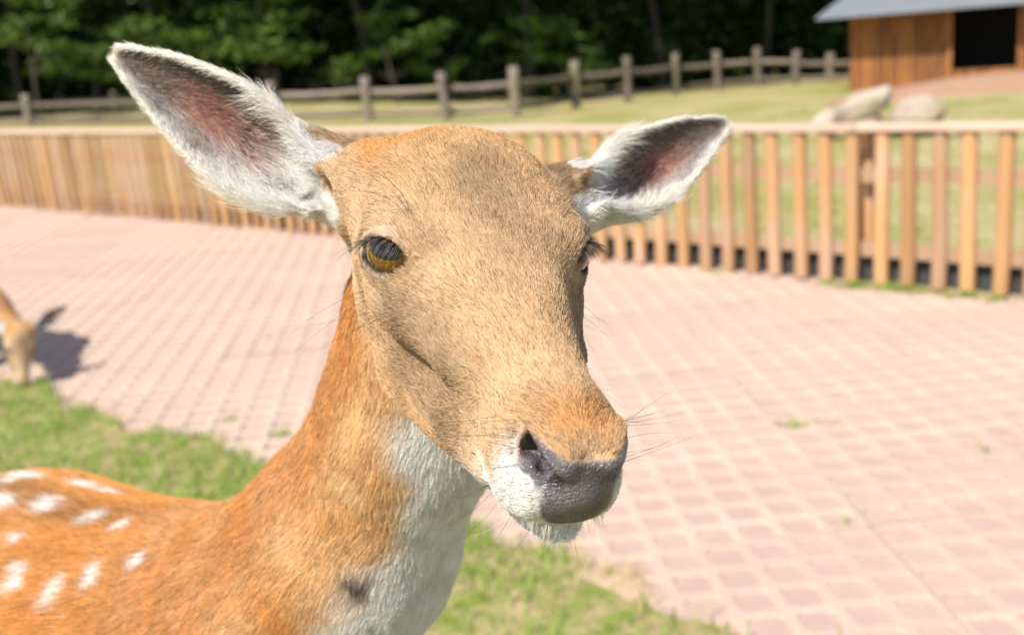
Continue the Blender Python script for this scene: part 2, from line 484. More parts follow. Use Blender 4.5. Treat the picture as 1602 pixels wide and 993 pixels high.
    mixin(PALE, .9 * ss(rel, -.5, -.85)); mixin(WHITE, ss(rel, -.75, -1.0))
    bodyc = c
    legs = ss(P[:, 2], .56, .42)[:, None]
    bodyc = bodyc * (1 - legs) + np.array([.50, .29, .14]) * legs
    # white spots
    if SPOTS is not None and D is DOE:
        for (s3, r1, r2) in SPOTS:
            q = P - np.array(s3); qa = q @ D.ax; ql = np.sqrt(np.maximum((q * q).sum(1) - qa * qa, 0))
            m = np.exp(-np.maximum((qa / (.82 * r1)) ** 2 + (ql / (1.4 * r2)) ** 2 + .25 * n1, 0) ** 1.6) * (1 + .3 * n3)
            m = np.clip(m * 1.15, 0, 1)[:, None]; bodyc = bodyc * (1 - m) + WHITE * .98 * m; neckc = neckc * (1 - m) + WHITE * .98 * m
    wn = ss(tt, 4.0, 4.75)[:, None]                        # neck into body
    wn = np.maximum(wn, (nb * 1.0 < nt_ * .72)[:, None])
    if D is DOE:
        m = np.exp(-(((P - SCAR) @ np.array(RT) / .0105) ** 2 + ((P - SCAR) @ np.array(UP) / .0085) ** 2) ** 2)[:, None] * np.clip(.45 + 1.1 * n3 + .5 * n1, 0, 1)[:, None]
        neckc = neckc * (1 - .95 * m) + np.array([.11, .075, .08]) * .95 * m
    torso = neckc * (1 - wn) + bodyc * wn
    hd = D.head(P)
    bd = D.body(P.astype(np.float32))
    wh = ss(bd - hd, -.004, .012)[:, None] * (np.abs(P - D.HO) < .33).all(1)[:, None]
    out = torso * (1 - wh) + headc * wh
    # --- ears
    earm = np.zeros(N); inner = np.zeros(N); eat = np.zeros(N); eab = np.zeros(N)
    for e in D.ears:
        q, t, wd, dp, bb, dc = ear_coords(e, P)
        ed = ear_sdf(e, P) / 100
        on = (ed < .004) & (t > -.12) & (t < 1.1) & (ed < head_sdf(p) / 100 - .002)
        cc = np.tile(TAN * .80, (N, 1)); nn = n1
        cc = cc * (1 - ss(bb, .2, .8)[:, None] * .45) + BROWN * ss(bb, .2, .8)[:, None] * .45
        wb = ss(bb, .35, -.3)[:, None] * ss(t, .34, .06)[:, None]
        cc = cc * (1 - wb) + WHITE * wb                     # white foot of the ear
        ins = (dc > .0) & (t > .03)
        ic = np.tile(PINK, (N, 1))
        def im(col_, m):
            nonlocal ic
            m = np.clip(m, 0, 1)[:, None]; ic = ic * (1 - m) + np.asarray(col_) * m
        im(GREYB, .9 * ss(t, .60, .80)); im(GREYB * .8, .75 * ss(bb, .35, .75) * ss(t, .35, .5))
        im(WHITE * .9, .85 * ss(bb, -.25, -.75) * (1 + .3 * n3)); im(GREYB, .45 * ss(bb, -.3, -.6) * ss(bb, -.95, -.7) * ss(t, .3, .5) * (1 + .6 * n1))
        im(GREYB * .7, .8 * ss(bb, .45, .8) * ss(t, .3, .42)); im(WHITE * .95, ss(t, .36, .16) * (1 - .0 * bb)); im(PINK * .55, .6 * gb(np.stack([t, bb, bb * 0], 1), (.42, .15, 0), (.16, .4, 1))); im(DARK * 1.5, .8 * gb(np.stack([t, bb, bb * 0], 1), (.13, -.55, 0), (.09, .22, 1)))
        cc = np.where(ins[:, None], ic, cc)
        rim = np.maximum(ss(np.abs(bb), .95, 1.0), ss(t, .965, 1.0)) * ss(t, .1, .3)
        rim = rim[:, None]; cc = cc * (1 - rim) + (WHITE * np.array([1, .97, .9])) * rim
        w = on[:, None].astype(float)
        out = out * (1 - w) + cc * w
        earm = np.maximum(earm, on); inner = np.where(on, ins, inner); eat = np.where(on, t, eat); eab = np.where(on, bb, eab)
    # --- bare nose, lids, nostrils
    pad = ss(y, 13.2, 13.7) * ss(z, .60 - .30 * np.maximum(1.9 - x, 0), .42 - .30 * np.maximum(1.9 - x, 0)) * ss(z, -3.50, -3.25)
    pad *= ss(x, 2.45 - .45 * ss(z, -.9, -2.2), 2.25 - .45 * ss(z, -.9, -2.2))
    side_cut = ss(z + .75 * (x - 1.5) , -1.5, -1.1)         # below and outside the slit the lip is hairy
    pad *= np.maximum(ss(x, 1.75, 1.5), side_cut)
    pad *= np.where(z < -1.2, ss((x / 1.85) ** 2 + ((z + 1.2) / 2.3) ** 2, 1.12, .98), 1)
    q = (pa - EYE) @ EYE_M
    rr = np.sqrt((q * q).sum(1)); lid = ss(rr, EYE_R + .36, EYE_R + .26) * (q[:, 2] > 0) * ss(np.sqrt(q[:, 0] ** 2 * .8 + q[:, 1] ** 2 * 1.6), 1.42, 1.28)
    dA = EYE + EYE_M @ np.array([1.35, -.30, .85]); dB = dA + np.array([-.45, 1.3, -.75]); dv_ = dB - dA; t_ = np.clip((pa - dA) @ dv_ / (dv_ @ dv_), 0, 1)
    duct = ss(np.sqrt(((pa - dA - t_[:, None] * dv_) ** 2).sum(1)), .42 - .2 * t_, .12)
    ring = np.sqrt(q[:, 0] ** 2 * .72 + (q[:, 1] + .12) ** 2 * 1.25); lidskin = .5 * ss(ring, 1.62, 1.38) * (q[:, 2] > -.2) * ss(rr, EYE_R + .8, EYE_R + .4)
    bare = np.clip(np.maximum(np.maximum(pad, np.maximum(lid, lidskin)), duct), 0, 1) * wh[:, 0]
    barec = np.tile(np.array([.125, .11, .12]), (N, 1)) * (1 + .34 * n1[:, None] + .15 * n3[:, None])
    mm = ss(z, -2.4, -3.2)[:, None]; barec = barec * (1 - .55 * mm)
    pk = gb(pa, (2.15, 14.1, -.5), (.3, .5, .25))[:, None]; barec = barec * (1 - pk) + np.array([.28, .075, .055]) * pk
    nd_ = np.minimum(cone(pa.astype(np.float32), (2.50, 13.6, .15), (1.95, 14.9, -.42), .44, .38), cone(pa.astype(np.float32), (1.95, 14.9, -.42), (1.25, 15.8, -.90), .38, .2)); nm = ss(nd_, .26, .03)[:, None] * (1 - pk); barec = barec * (1 - nm) + np.array([.03, .022, .022]) * nm  # nostril slit painted near-black: dark skin that also stands in for shade
    barec = np.where((lidskin[:, None] > .05) & (pad[:, None] < .2), np.array([.26, .18, .135]), barec)
    barec = np.where(lid[:, None] > .5, np.array([.035, .028, .027]), barec)
    barec = np.where((duct[:, None] > .3) & (pad[:, None] < .2) & (lid[:, None] < .5), np.array([.20, .145, .135]), barec)
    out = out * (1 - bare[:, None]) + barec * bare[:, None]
    # --- hair length
    ln = np.where(wh[:, 0] > .5, .0054 + .002 * ss(y, 2, -6) - .0012 * ss(y, 8, 13), .0135 + .006 * wn[:, 0])
    ln = np.where(earm > 0, .0055, ln)
    return np.clip(out, .01, .9), bare, ln, dict(wh=wh[:, 0], wn=wn[:, 0], ear=earm, inner=inner, eat=eat, eab=eab, tt=tt, al=al, p=p, pad=pad * wh[:, 0])

def hair_obj(name, roots, pts, rad, colr, mat, parent):
    """pts (N,K,3) world; rad (N,K); colr (N,3)"""
    N, K = pts.shape[:2]
    hc = bpy.data.hair_curves.new(name)
    hc.add_curves([K] * N)
    hc.attributes['position'].data.foreach_set('vector', np.ascontiguousarray(pts, np.float32).ravel())
    ra = hc.attributes.get('radius') or hc.attributes.new('radius', 'FLOAT', 'POINT')
    ra.data.foreach_set('value', np.ascontiguousarray(rad, np.float32).ravel())
    ca = hc.attributes.new('coat', 'FLOAT_COLOR', 'CURVE')
    ca.data.foreach_set('color', np.ascontiguousarray(np.c_[colr, np.ones(N)], np.float32).ravel())
    hc.materials.append(mat)
    o = bpy.data.objects.new(name, hc); col.objects.link(o)
    if parent is not None: o.parent = parent
    return o

m = NT('deer_skin'); at = m.n('Attribute', attribute_name='coat'); ab = m.n('Attribute', attribute_name='bare'); apd = m.n('Attribute', attribute_name='nose_pad')
vor = m.n('TexVoronoi', feature='DISTANCE_TO_EDGE'); vor.inputs['Scale'].default_value = 480
nzv = m.noise(260, 2); wv = m.n('Vector' 'Math', operation='MULTIPLY_ADD'); nw = m.n('TexNoise'); nw.inputs['Scale'].default_value = 220; nw.inputs['Detail'].default_value = 2; m.l(m.coord(), nw.inputs['Vector']); wv.inputs[1].default_value = (.006, .006, .006); m.l(nw.outputs['Color'], wv.inputs[0]); m.l(m.coord(), wv.inputs[2]); m.l(wv.outputs[0], vor.inputs['Vector'])
mulh = m.n('Math', operation='MULTIPLY'); m.l(m.ramp(vor.outputs['Distance'], (0, 0.), (.25, 1.)), mulh.inputs[0]); m.l(apd.outputs['Fac'], mulh.inputs[1])
m.bump(mulh.outputs[0], .6, .0009)
m.color(m.mix(m.ramp(nzv, (.3, (.8, .8, .8)), (.7, (1.15, 1.15, 1.15))), (0, 0, 0), at.outputs['Color'], 'MIX'))
m.l(m.ramp(apd.outputs['Fac'], (0, (.75,) * 3), (1, (.36,) * 3)), m.b.inputs['Roughness'])
M_SKIN = m.m
m = NT('deer_hair'); at = m.n('Attribute', attribute_name='coat'); m.color(at.outputs['Color']); m.set(Roughness=.48, Specular_IOR_Level=.35)
tr = m.n('BsdfTranslucent'); m.l(at.outputs['Color'], tr.inputs[0]); mx = m.n('MixShader'); mx.inputs[0].default_value = .32
m.l(m.b.outputs[0], mx.inputs[1]); m.l(tr.outputs[0], mx.inputs[2]); m.l(mx.outputs[0], m.out.inputs[0]); M_HAIR = m.m

SCAR = np.array([-.1077, .6105, .8803])
SPOTS = [((-.4178, .8761, .8594), .020, .008), ((-.378, .814, .8564), .017, .009), ((-.3309, .7888, .8555), .010, .009), ((-.4171, .8221, .8592), .017, .009),
         ((-.3024, .7639, .8583), .007, .006), ((-.3876, .7768, .8488), .008, .005), ((-.3739, .7357, .8331), .008, .006), ((-.3384, .7146, .8335), .0085, .009),
         ((-.3104, .7156, .8441), .0085, .008), ((-.3925, .73, .8233), .008, .008), ((-.3727, .7476, .8398), .009, .004), ((-.2757, .7146, .8555), .006, .005),
         ((-.3642, .8604, .8512), .020, .007), ((-.338, .8459, .8494), .014, .006)]
_r = np.random.default_rng(3)
for i in range(60):                                  # the spots go on along the flank outside the picture
    t = _r.uniform(.9, 3.8); k = int(t); a, b = SPINE[k], SPINE[k + 1]; c_ = a[0] + (b[0] - a[0]) * (t - k); rr_ = a[1] + (b[1] - a[1]) * (t - k)
    an = _r.uniform(-1.5, 1.5); SPOTS.append((c_ + rr_ * (DOE.sd * math.sin(an) + np.array([0, 0, math.cos(an)])), _r.uniform(.010, .018), _r.uniform(.008, .012)))
def tri_data(v, q):
    t = np.concatenate([q[:, [0, 1, 2]], q[:, [0, 2, 3]]])
    a, b, c = v[t[:, 0]], v[t[:, 1]], v[t[:, 2]]
    n = np.cross(b - a, c - a); ar = np.linalg.norm(n, axis=1)
    return t, n / (ar[:, None] + 1e-20), ar / 2

deer_me = np_mesh('deer', dv, dq)
deer = link('deer', deer_me, M_SKIN)
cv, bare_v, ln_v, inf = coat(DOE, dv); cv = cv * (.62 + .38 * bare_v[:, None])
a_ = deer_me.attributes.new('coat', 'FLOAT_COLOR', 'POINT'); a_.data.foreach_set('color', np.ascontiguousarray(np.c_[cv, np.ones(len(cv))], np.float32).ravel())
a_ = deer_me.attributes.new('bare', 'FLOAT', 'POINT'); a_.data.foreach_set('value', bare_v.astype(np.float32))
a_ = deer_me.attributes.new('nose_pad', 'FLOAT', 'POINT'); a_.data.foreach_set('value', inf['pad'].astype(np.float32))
tag(deer, 'tan spotted doe with raised head and spread white-lined ears looking past the lens', 'deer', 'fallow deer on the lawn')
# vertex normals
tri, tn, ta = tri_data(dv, dq)
vn = np.zeros_like(dv)
for k in range(3): np.add.at(vn, tri[:, k], tn * ta[:, None])
vn /= np.linalg.norm(vn, axis=1)[:, None] + 1e-20

def grow(n_head, n_ear, n_near, n_far):
    w = np.array([0, 0, CAM_H])
    cen = dv[tri].mean(1); hv = inf['wh'][tri[:, 0]]; ev = inf['ear'][tri[:, 0]]; bv = bare_v[tri].mean(1)
    dist = np.linalg.norm(cen - w, axis=1); facing = ((w - cen) / dist[:, None] * tn).sum(1)
    vis = np.where(facing > -.25, 1.0, .25)
    keep = np.clip(1 - bv * 1.6, 0, 1)
    # in-frame weight: the part of the trunk that the picture shows gets the fine coat
    shown = (dist < 1.12) & (facing > -.3)
    out = []
    for kind, n, mask in (('head', n_head, (hv > .5) & (ev < .5)), ('ear', n_ear, ev > .5), ('near', n_near, (hv <= .5) & (ev < .5) & shown), ('far', n_far, (hv <= .5) & (ev < .5) & ~shown)):
        pr = ta * mask * keep * (vis if kind in ('head', 'near') else 1)
        if kind == 'near': pr = pr / dist ** 2
        pr = pr / pr.sum(); cnt = rng.multinomial(n, pr); ti = np.repeat(np.arange(len(tri)), cnt)
        u = rng.random((n, 2)); f = u.sum(1) > 1; u[f] = 1 - u[f]
        wgt = np.c_[1 - u.sum(1), u]
        P = (dv[tri[ti]] * wgt[:, :, None]).sum(1); Nn = (vn[tri[ti]] * wgt[:, :, None]).sum(1); Nn /= np.linalg.norm(Nn, axis=1)[:, None]
        out.append((kind, P, Nn))
    return out

def flow(D, P, Nn, I):
    """which way the hair lies"""
    p = I['p']; x, y, z = p[:, 0], p[:, 1], p[:, 2]; sx = np.tanh(x / .6)
    f = np.stack([.22 * x / 4.5 + sx * .25 * ss(np.abs(x), 3, 4.5), -np.ones(len(P)), -.35 * ss(z, 1, -4) + .15 * ss(z, 1, 4)], 1)
    mz = ss(y, 11, 13.5)[:, None]; f = f * (1 - mz) + np.stack([sx * .55, -.9 * np.ones(len(P)), -.5 + .3 * ss(z, -1, .6)], 1) * mz
    fh = f @ D.HM.T
    fn = np.zeros_like(P)
    for i, ((a, _), (b, _2)) in enumerate(zip(D.neck[:-1], D.neck[1:])):
        d = (b - a) / np.linalg.norm(b - a); fn += np.clip(1 - np.abs(I['tt'] - i - .5), 0, 1)[:, None] * d
    fn += np.array([0, 0, -.25])
    fb = np.tile(D.ax + np.array([0, 0, -.35]), (len(P), 1))
    F = fn * (1 - I['wn'][:, None]) + fb * I['wn'][:, None]
    F = F * (1 - I['wh'][:, None]) + fh * I['wh'][:, None]
    for e in D.ears:
        near = (I['ear'] > 0) & (((P - e['o']) ** 2).sum(1) < .2 ** 2)
        q = ((P - e['o']) @ e['M'] * 100)
        near &= (q[:, 0] > -2)
        bb = I['eab']
        d = e['M'][:, 0][None] * np.ones((len(P), 1)) + 0 + e['M'][:, 1][None] * (np.where(I['inner'] > 0, -.55, .15) * bb)[:, None]
        F = np.where(near[:, None], d, F)
    F = F / (np.linalg.norm(F, axis=1)[:, None] + 1e-9)
    return F

def cellrand(P, size, seed):
    k = np.floor(P / size + .35 * np.stack([wnoise(P, 2.2 / size, seed + 5), wnoise(P, 2.2 / size, seed + 6), wnoise(P, 2.2 / size, seed + 7)], 1)).astype(np.int64)
    h = (k[:, 0] * 73856093) ^ (k[:, 1] * 19349663) ^ (k[:, 2] * 83492791) ^ (seed * 2654435761)
    o = []
    for s in range(3):
        h = (h * 6364136223846793005 + 1442695040888963407) & 0x7fffffffffffffff
        o.append(((h >> 24) & 0xffff) / 65535.0 * 2 - 1)
    return np.stack(o, 1)

if FUR:
    AP, AR, AC = [], [], []
    for kind, P, Nn in grow(420000, 100000, 420000, 110000):
        C, bare, ln, I = coat(DOE, P)
        ok = rng.random(len(P)) > bare * 1.3; P, Nn, C, ln = P[ok], Nn[ok], C[ok], ln[ok]; I = {k: v[ok] for k, v in I.items()}
        n = len(P)
        F = flow(DOE, P, Nn, I)
        big = {'head': .0030, 'ear': .005, 'near': .009, 'far': .02}[kind]
        ck = .85 if kind in ('head', 'ear') else .4; F = F + ck * (.15 * cellrand(P, big, 11) + .13 * cellrand(P, big * .45, 12)) + rng.normal(size=(n, 3)) * {'head': .10, 'ear': .16, 'near': .10, 'far': .15}[kind]
        F = F + .22 * np.stack([wnoise(P, 120, 21, 5), wnoise(P, 120, 22, 5), wnoise(P, 120, 23, 5)], 1)
        T = F - Nn * (F * Nn).sum(1)[:, None]; T /= np.linalg.norm(T, axis=1)[:, None] + 1e-9
        ln = ln * rng.uniform(.7, 1.2, n) * (1 + .12 * wnoise(P, 200, 31))
        if kind == 'ear':
            inr = I['inner'] > 0; edge = np.abs(I['eab'])
            ln = np.where(inr & (I['eat'] < .42), ln * rng.uniform(1.0, 3.2, n), ln)
            ln = np.where(inr & (I['eat'] >= .42), ln * rng.uniform(.6, 1.2, n), ln)
            ln = np.where(edge > .85, ln * 1.1, ln)
        if kind == 'far': ln = ln * 1.15
        lift = {'head': .30, 'ear': .45, 'near': .26, 'far': .3}[kind] * rng.uniform(.6, 1.5, n)
        if kind == 'head': lift = lift * (1 + .5 * ss(I['p'][:, 1], 11, 13.5))
        K = 4
        s = np.linspace(0, 1, K)
        pts = P[:, None] - Nn[:, None] * .0006 + (ln[:, None] * s)[:, :, None] * T[:, None] + (ln * lift)[:, None, None] * (s - .55 * s * s)[None, :, None] * Nn[:, None]
        pts[:, 1:] += rng.normal(size=(n, K - 1, 3)) * (ln * .035)[:, None, None] * s[1:][None, :, None]
        r0 = {'head': .000115, 'ear': .00012, 'near': .00017, 'far': .00042}[kind] * rng.uniform(.75, 1.25, n)
        rad = r0[:, None] * np.array([1, .9, .65, .18])[None]
        v = rng.normal(1, .13, n)[:, None] * (1 + .10 * cellrand(P, big, 41)[:, :1])
        Cc = C * v
        lum = C.mean(1)
        dk = rng.random(n) < np.where(I['wh'] > .5, .22, .10) * (lum < .55)
        Cc = np.where(dk[:, None], Cc * rng.uniform(.25, .6, n)[:, None], Cc)
        lt = rng.random(n) < .12
        Cc = np.where(lt[:, None] & (lum < .5)[:, None], Cc * .6 + PALE * .45, Cc)
        if kind == 'ear':
            wl = (I['inner'] > 0) & (rng.random(n) < .22 * ss(I['eat'], .6, .3)); Cc = np.where(wl[:, None], WHITE * rng.uniform(.75, 1.05, n)[:, None], Cc)
        AP.append(pts); AR.append(rad); AC.append(np.clip(Cc, .008, .9))
    fur = hair_obj('fur', None, np.concatenate(AP), np.concatenate(AR), np.concatenate(AC), M_HAIR, deer)
    print('hairs', sum(len(a) for a in AP))
# ------------------------------------------------------------------ eyes, lashes, whiskers
from mathutils.bvhtree import BVHTree
m = NT('deer_eye'); oc = m.coord()
sep = m.n('SeparateXYZ'); m.l(oc, sep.inputs[0])
def mth(op, a, b=None, c=None):
    nd = m.n('Math', operation=op)
    for i, v in enumerate((a, b, c)):
        if v is None: continue
        if hasattr(v, 'is_linked'): m.l(v, nd.inputs[i])
        else: nd.inputs[i].default_value = v
    return nd.outputs[0]
RR = EYE_R / 100
ea = mth('DIVIDE', sep.outputs[0], RR); eb = mth('DIVIDE', sep.outputs[1], RR)
er = mth('SQRT', mth('ADD', mth('MULTIPLY', ea, ea), mth('MULTIPLY', eb, eb)))
pb = mth('SUBTRACT', eb, .24)  # pupil set high: its black also paints the upper lid's shadow
pup_shade = mth('ADD', mth('POWER', mth('ABSOLUTE', mth('DIVIDE', ea, .60)), 2.6), mth('POWER', mth('ABSOLUTE', mth('DIVIDE', pb, .42)), 2.6))
streak = m.noise(1500, 3, scl=(.35, 1.6, 1))
amber = m.ramp(streak, (.34, (.045, .018, .003)), (.5, (.17, .072, .008)), (.68, (.36, .19, .035)))
amber = m.mix(m.ramp(er, (.30, (0, 0, 0)), (.62, (1, 1, 1))), m.mix(.2, amber, (.15, .07, .008)), amber)
c_ = m.mix(m.ramp(er, (.64, 0.), (.68, 1.)), amber, (.50, .40, .22))
c_ = m.mix(m.ramp(er, (.72, 0.), (.76, 1.)), c_, (.02, .014, .012))
c_ = m.mix(m.ramp(pup_shade, (.85, 1.), (1.0, 0.)), c_, (.006, .006, .008))
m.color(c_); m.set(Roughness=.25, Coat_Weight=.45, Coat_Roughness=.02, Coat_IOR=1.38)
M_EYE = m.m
def sphere_mesh(name, r, nu=40, nv=24, bulge=.0):
    v = []; f = []
    for j in range(nv + 1):
        th = math.pi * j / nv
        for i in range(nu):
            ph = 2 * math.pi * i / nu
            k = 1 + bulge * max(0, math.cos(th)) ** 6
            v.append((r * math.sin(th) * math.cos(ph), r * math.sin(th) * math.sin(ph), r * math.cos(th) * k))
    for j in range(nv):
        for i in range(nu): f.append((j * nu + i, (j + 1) * nu + i, (j + 1) * nu + (i + 1) % nu, j * nu + (i + 1) % nu))
    return np_mesh(name, np.array(v), np.array(f))
EYES = []
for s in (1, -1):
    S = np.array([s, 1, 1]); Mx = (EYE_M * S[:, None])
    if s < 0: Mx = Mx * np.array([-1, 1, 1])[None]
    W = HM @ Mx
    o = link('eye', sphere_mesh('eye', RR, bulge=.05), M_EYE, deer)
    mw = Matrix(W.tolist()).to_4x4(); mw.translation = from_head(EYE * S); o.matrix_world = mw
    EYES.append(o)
bpy.context.view_layer.update()
m = NT('lash_hair'); at = m.n('Attribute', attribute_name='coat'); m.color(at.outputs['Color']); m.set(Roughness=.35); M_LASH = m.m
bvh = BVHTree.FromPolygons(dv.tolist(), dq.tolist())
rl = np.random.default_rng(5)
def lashes(s):
    S = np.array([s, 1, 1]); P = []; Rr = []; Cc = []
    for lower, cnt in ((0, 150), (1, 16)):
        for i in range(cnt):
            a = rl.uniform(-1.25, 1.0) if not lower else rl.uniform(-.9, .8)
            b = (.80 - .31 * (a + .08) ** 2) - .10 + .02 * a + rl.uniform(-.06, .10) if not lower else -(.86 - .34 * (a - .05) ** 2) - .1 + .02 * a - .08
            rr = EYE_R + .15; nz = math.sqrt(max(rr * rr - a * a - b * b, .05))
            q0 = np.array([a, b, nz])
            if lower: d = np.array([a * .4 - .2, -.7, .6]); L = rl.uniform(.25, .5)
            else: d = np.array([a * .5 - .25, -.15 + rl.normal() * .12, .85]); L = rl.uniform(.4, 1.05) * (1.1 - .3 * a)
            d = d + rl.normal(size=3) * .12; d /= np.linalg.norm(d)
            k = np.linspace(0, 1, 5)[:, None]
            sag = np.array([-.12, -.62 if not lower else .1, -.15])
            q = q0 + d * L * k + sag * L * k * k
            h = (q @ EYE_M.T + EYE) * S
            P.append(from_head(h)); Rr.append(np.linspace(.00010, .00002, 5)); Cc.append(np.array([.30, .2, .12]) * rl.uniform(.7, 1.2) if rl.random() < .3 else np.array([.012, .010, .009]))
    return np.array(P), np.array(Rr), np.array(Cc)
for s, eo in zip((1, -1), EYES):
    o = hair_obj('eyelashes', None, *lashes(s), M_LASH, eo); o.matrix_parent_inverse = eo.matrix_world.inverted()
P = []; Rr = []; Cc = []
def whisker(h, d, L, curl, dark=True, r=.00010):
    for sx in (1, -1):
        w0 = from_head(np.array(h) * [sx, 1, 1] + rl.normal(size=3) * .25)
        hit = bvh.find_nearest(Vector(w0)); w = np.array(hit[0])
        dd = np.array(d) * [sx, 1, 1] + rl.normal(size=3) * .16; dd = (dd / np.linalg.norm(dd)) @ HM.T
        cc = (np.array(curl) * [sx, 1, 1] + rl.normal(size=3) * .12) @ HM.T
        k = np.linspace(0, 1, 7)[:, None]; l = L * rl.uniform(.7, 1.25) / 100
        P.append(w + dd * l * k + cc * l * k * k); Rr.append(np.linspace(r, .00002, 7)); Cc.append(np.array([.02, .015, .012]) if dark else np.array([.7, .62, .5]))
for i in range(11): whisker((2.4, rl.uniform(11.5, 14.2), rl.uniform(-1.6, .5)), (.85, .15, .25), rl.uniform(1.8, 5.2), (.0, -.15, -.1))
for i in range(12): whisker((rl.uniform(.6, 2.6), rl.uniform(9, 14.5), -4.8), (.35, .1, -.9), rl.uniform(1.2, 3.6), (.1, -.1, .15), rl.random() < .5, .00007)
for i in range(46): whisker((rl.uniform(.1, 2.0), 15.3 - rl.uniform(0, .3), -3.65), (.15, .6, -.6), rl.uniform(.3, .8), (0, 0, -.3), False, .00010)
for i in range(7): whisker((rl.uniform(3.6, 4.6), rl.uniform(-.4, 1.6), 2.2), (.35, .1, .8), rl.uniform(3, 5.5), (.45, -.55, -.65))
for i in range(7): whisker((4.5, rl.uniform(-.6, 2.6), rl.uniform(-2.4, -1.5)), (.9, .15, -.35), rl.uniform(2, 4.5), (0, -.1, -.35))
for i in range(3): whisker((3.3, rl.uniform(8.5, 11), rl.uniform(-2.5, -1)), (.8, .2, .3), rl.uniform(1.2, 2.2), (0, .1, -.6))
hair_obj('whiskers', None, np.array(P), np.array(Rr), np.array(Cc), M_LASH, deer)
# ------------------------------------------------------------------ the place
def ray(x, y): return np.array(FW + RT * ((x - 801) / FPX) - UP * ((y - 496.5) / FPX))
CO = np.array([0, 0, CAM_H])
def terr(x, y):
    t = np.maximum(np.asarray(y) - 8.0, 0); return -.042 * ss(np.asarray(x, float), -7.0, 3.0) * t * t / (t + 4) - .012
def on_ground(x, y):
    d = ray(x, y); lo, hi = .5, 120.
    for _ in range(60):
        mid = (lo + hi) / 2; p = CO + d * mid
        if p[2] > terr(p[0], p[1]): lo = mid
        else: hi = mid
    return CO + d * hi
FA = np.array([1.975, 4.14]); FU = np.array([-.74275, .66957]); FN = np.array([.66957, .74275])   # fence line, its direction, away from the camera
def fl(s, n, z=0.0): q = FA + FU * s + FN * n; return np.array([q[0], q[1], z])
EDGE_N = -2.68                                        # where lawn meets paving, measured from the fence
GRASS = None

def grid_sheet(name, us, ns, zf, mat, frame=True):
    U, Nn = np.meshgrid(us, ns, indexing='ij'); X = FA[0] + FU[0] * U + FN[0] * Nn; Y = FA[1] + FU[1] * U + FN[1] * Nn
    Zv = zf(X, Y, U, Nn); v = np.stack([X, Y, Zv], -1).reshape(-1, 3); nu, nn = U.shape
    i = np.arange(nu - 1)[:, None] * nn + np.arange(nn - 1)[None]
    f = np.stack([i, i + 1, i + nn + 1, i + nn], -1).reshape(-1, 4)
    me = np_mesh(name, v, f)
    return link(name, me, mat)

# --- materials
m = NT('soil'); n_ = m.noise(3.0, 6); m.color(m.mix(m.noise(40, 4), m.ramp(n_, (.38, (.41, .285, .23)), (.62, (.50, .36, .28))), (.39, .27, .22))); m.set(Roughness=.95); m.bump(m.noise(120, 4), .5, .01); M_SOIL = m.m
m = NT('ground'); n_ = m.noise(.9, 6); g2 = m.noise(9, 5)
c_ = m.mix(m.ramp(n_, (.40, 0.), (.62, 1.)), (.30, .27, .07), (.47, .37, .19)); c_ = m.mix(m.ramp(g2, (.50, 0.), (.70, .6)), c_, (.14, .21, .028)); c_ = m.mix(m.ramp(m.noise(60, 4), (.45, 0.), (.8, .5)), c_, (.34, .27, .13))
m.color(c_); m.set(Roughness=.95); m.bump(m.noise(70, 5), .8, .03); M_GROUND = m.m
m = NT('lawn_soil'); m.color(m.mix(m.ramp(m.noise(14, 5), (.4, 0.), (.65, 1.)), (.16, .19, .03), (.36, .26, .14))); m.set(Roughness=1.0); M_LAWN = m.m
m = NT('paver_concrete'); oi = m.n('ObjectInfo')
c_ = m.mix(m.ramp(m.noise(2.3, 5, m.coord('Object')), (.3, 0.), (.7, 1.)), (.44, .315, .24), (.51, .38, .295)); c_ = m.mix(m.ramp(m.noise(90, 4), (.45, 0.), (.75, .55)), c_, (.40, .28, .225))
hs = m.n('HueSaturation'); m.l(c_, hs.inputs['Color']); m.l(m.ramp(oi.outputs['Random'], (0, (.95,) * 3), (1, (1.05,) * 3)), hs.inputs['Value'])
m.color(hs.outputs[0]); m.set(Roughness=.9); m.bump(m.noise(260, 4), .4, .003); M_PAVER = m.m
def wood(name, c1, c2, c3, grain=(30, 30, 2.2), rough=.75, vr=(.68, 1.2)):
    m = NT(name); oi = m.n('ObjectInfo'); vec = m.n('VectorMath', operation='ADD'); m.l(m.coord(), vec.inputs[0])
    sc_ = m.n('VectorMath', operation='SCALE'); sc_.inputs[0].default_value = (7, 3, 5); m.l(oi.outputs['Random'], sc_.inputs[3]); m.l(sc_.outputs[0], vec.inputs[1])
    g = m.noise(1.0, 6, vec.outputs[0], .6, grain); b_ = m.noise(1.0, 3, vec.outputs[0], .5, (4, 4, 2.5))
    c_ = m.mix(m.ramp(g, (.3, 0.), (.7, 1.)), c1, c2); c_ = m.mix(m.ramp(b_, (.42, 0.), (.66, .85)), c_, c3)
    hs = m.n('HueSaturation'); m.l(c_, hs.inputs['Color']); m.l(m.ramp(oi.outputs['Random'], (0, (vr[0],) * 3), (1, (vr[1],) * 3)), hs.inputs['Value'])
    m.color(hs.outputs[0]); m.set(Roughness=rough); m.bump(g, .5, .004); return m.m
M_PICKET = wood('picket_wood', (.40, .215, .085), (.50, .285, .125), (.46, .30, .20))
M_RAIL = wood('rail_wood', (.46, .31, .215), (.58, .42, .31), (.53, .40, .31), grain=(3, 30, 30), vr=(.94, 1.04))
M_BACK = wood('back_rail_wood', (.33, .20, .11), (.42, .27, .16), (.36, .25, .17), grain=(3, 30, 30), vr=(.9, 1.05))
M_OLD = wood('weathered_wood', (.11, .085, .07), (.24, .19, .15), (.17, .15, .075), grain=(20, 20, 3))
M_PLANK = wood('plank_wood', (.27, .10, .022), (.36, .145, .034), (.20, .07, .022), grain=(25, 25, 1.2))
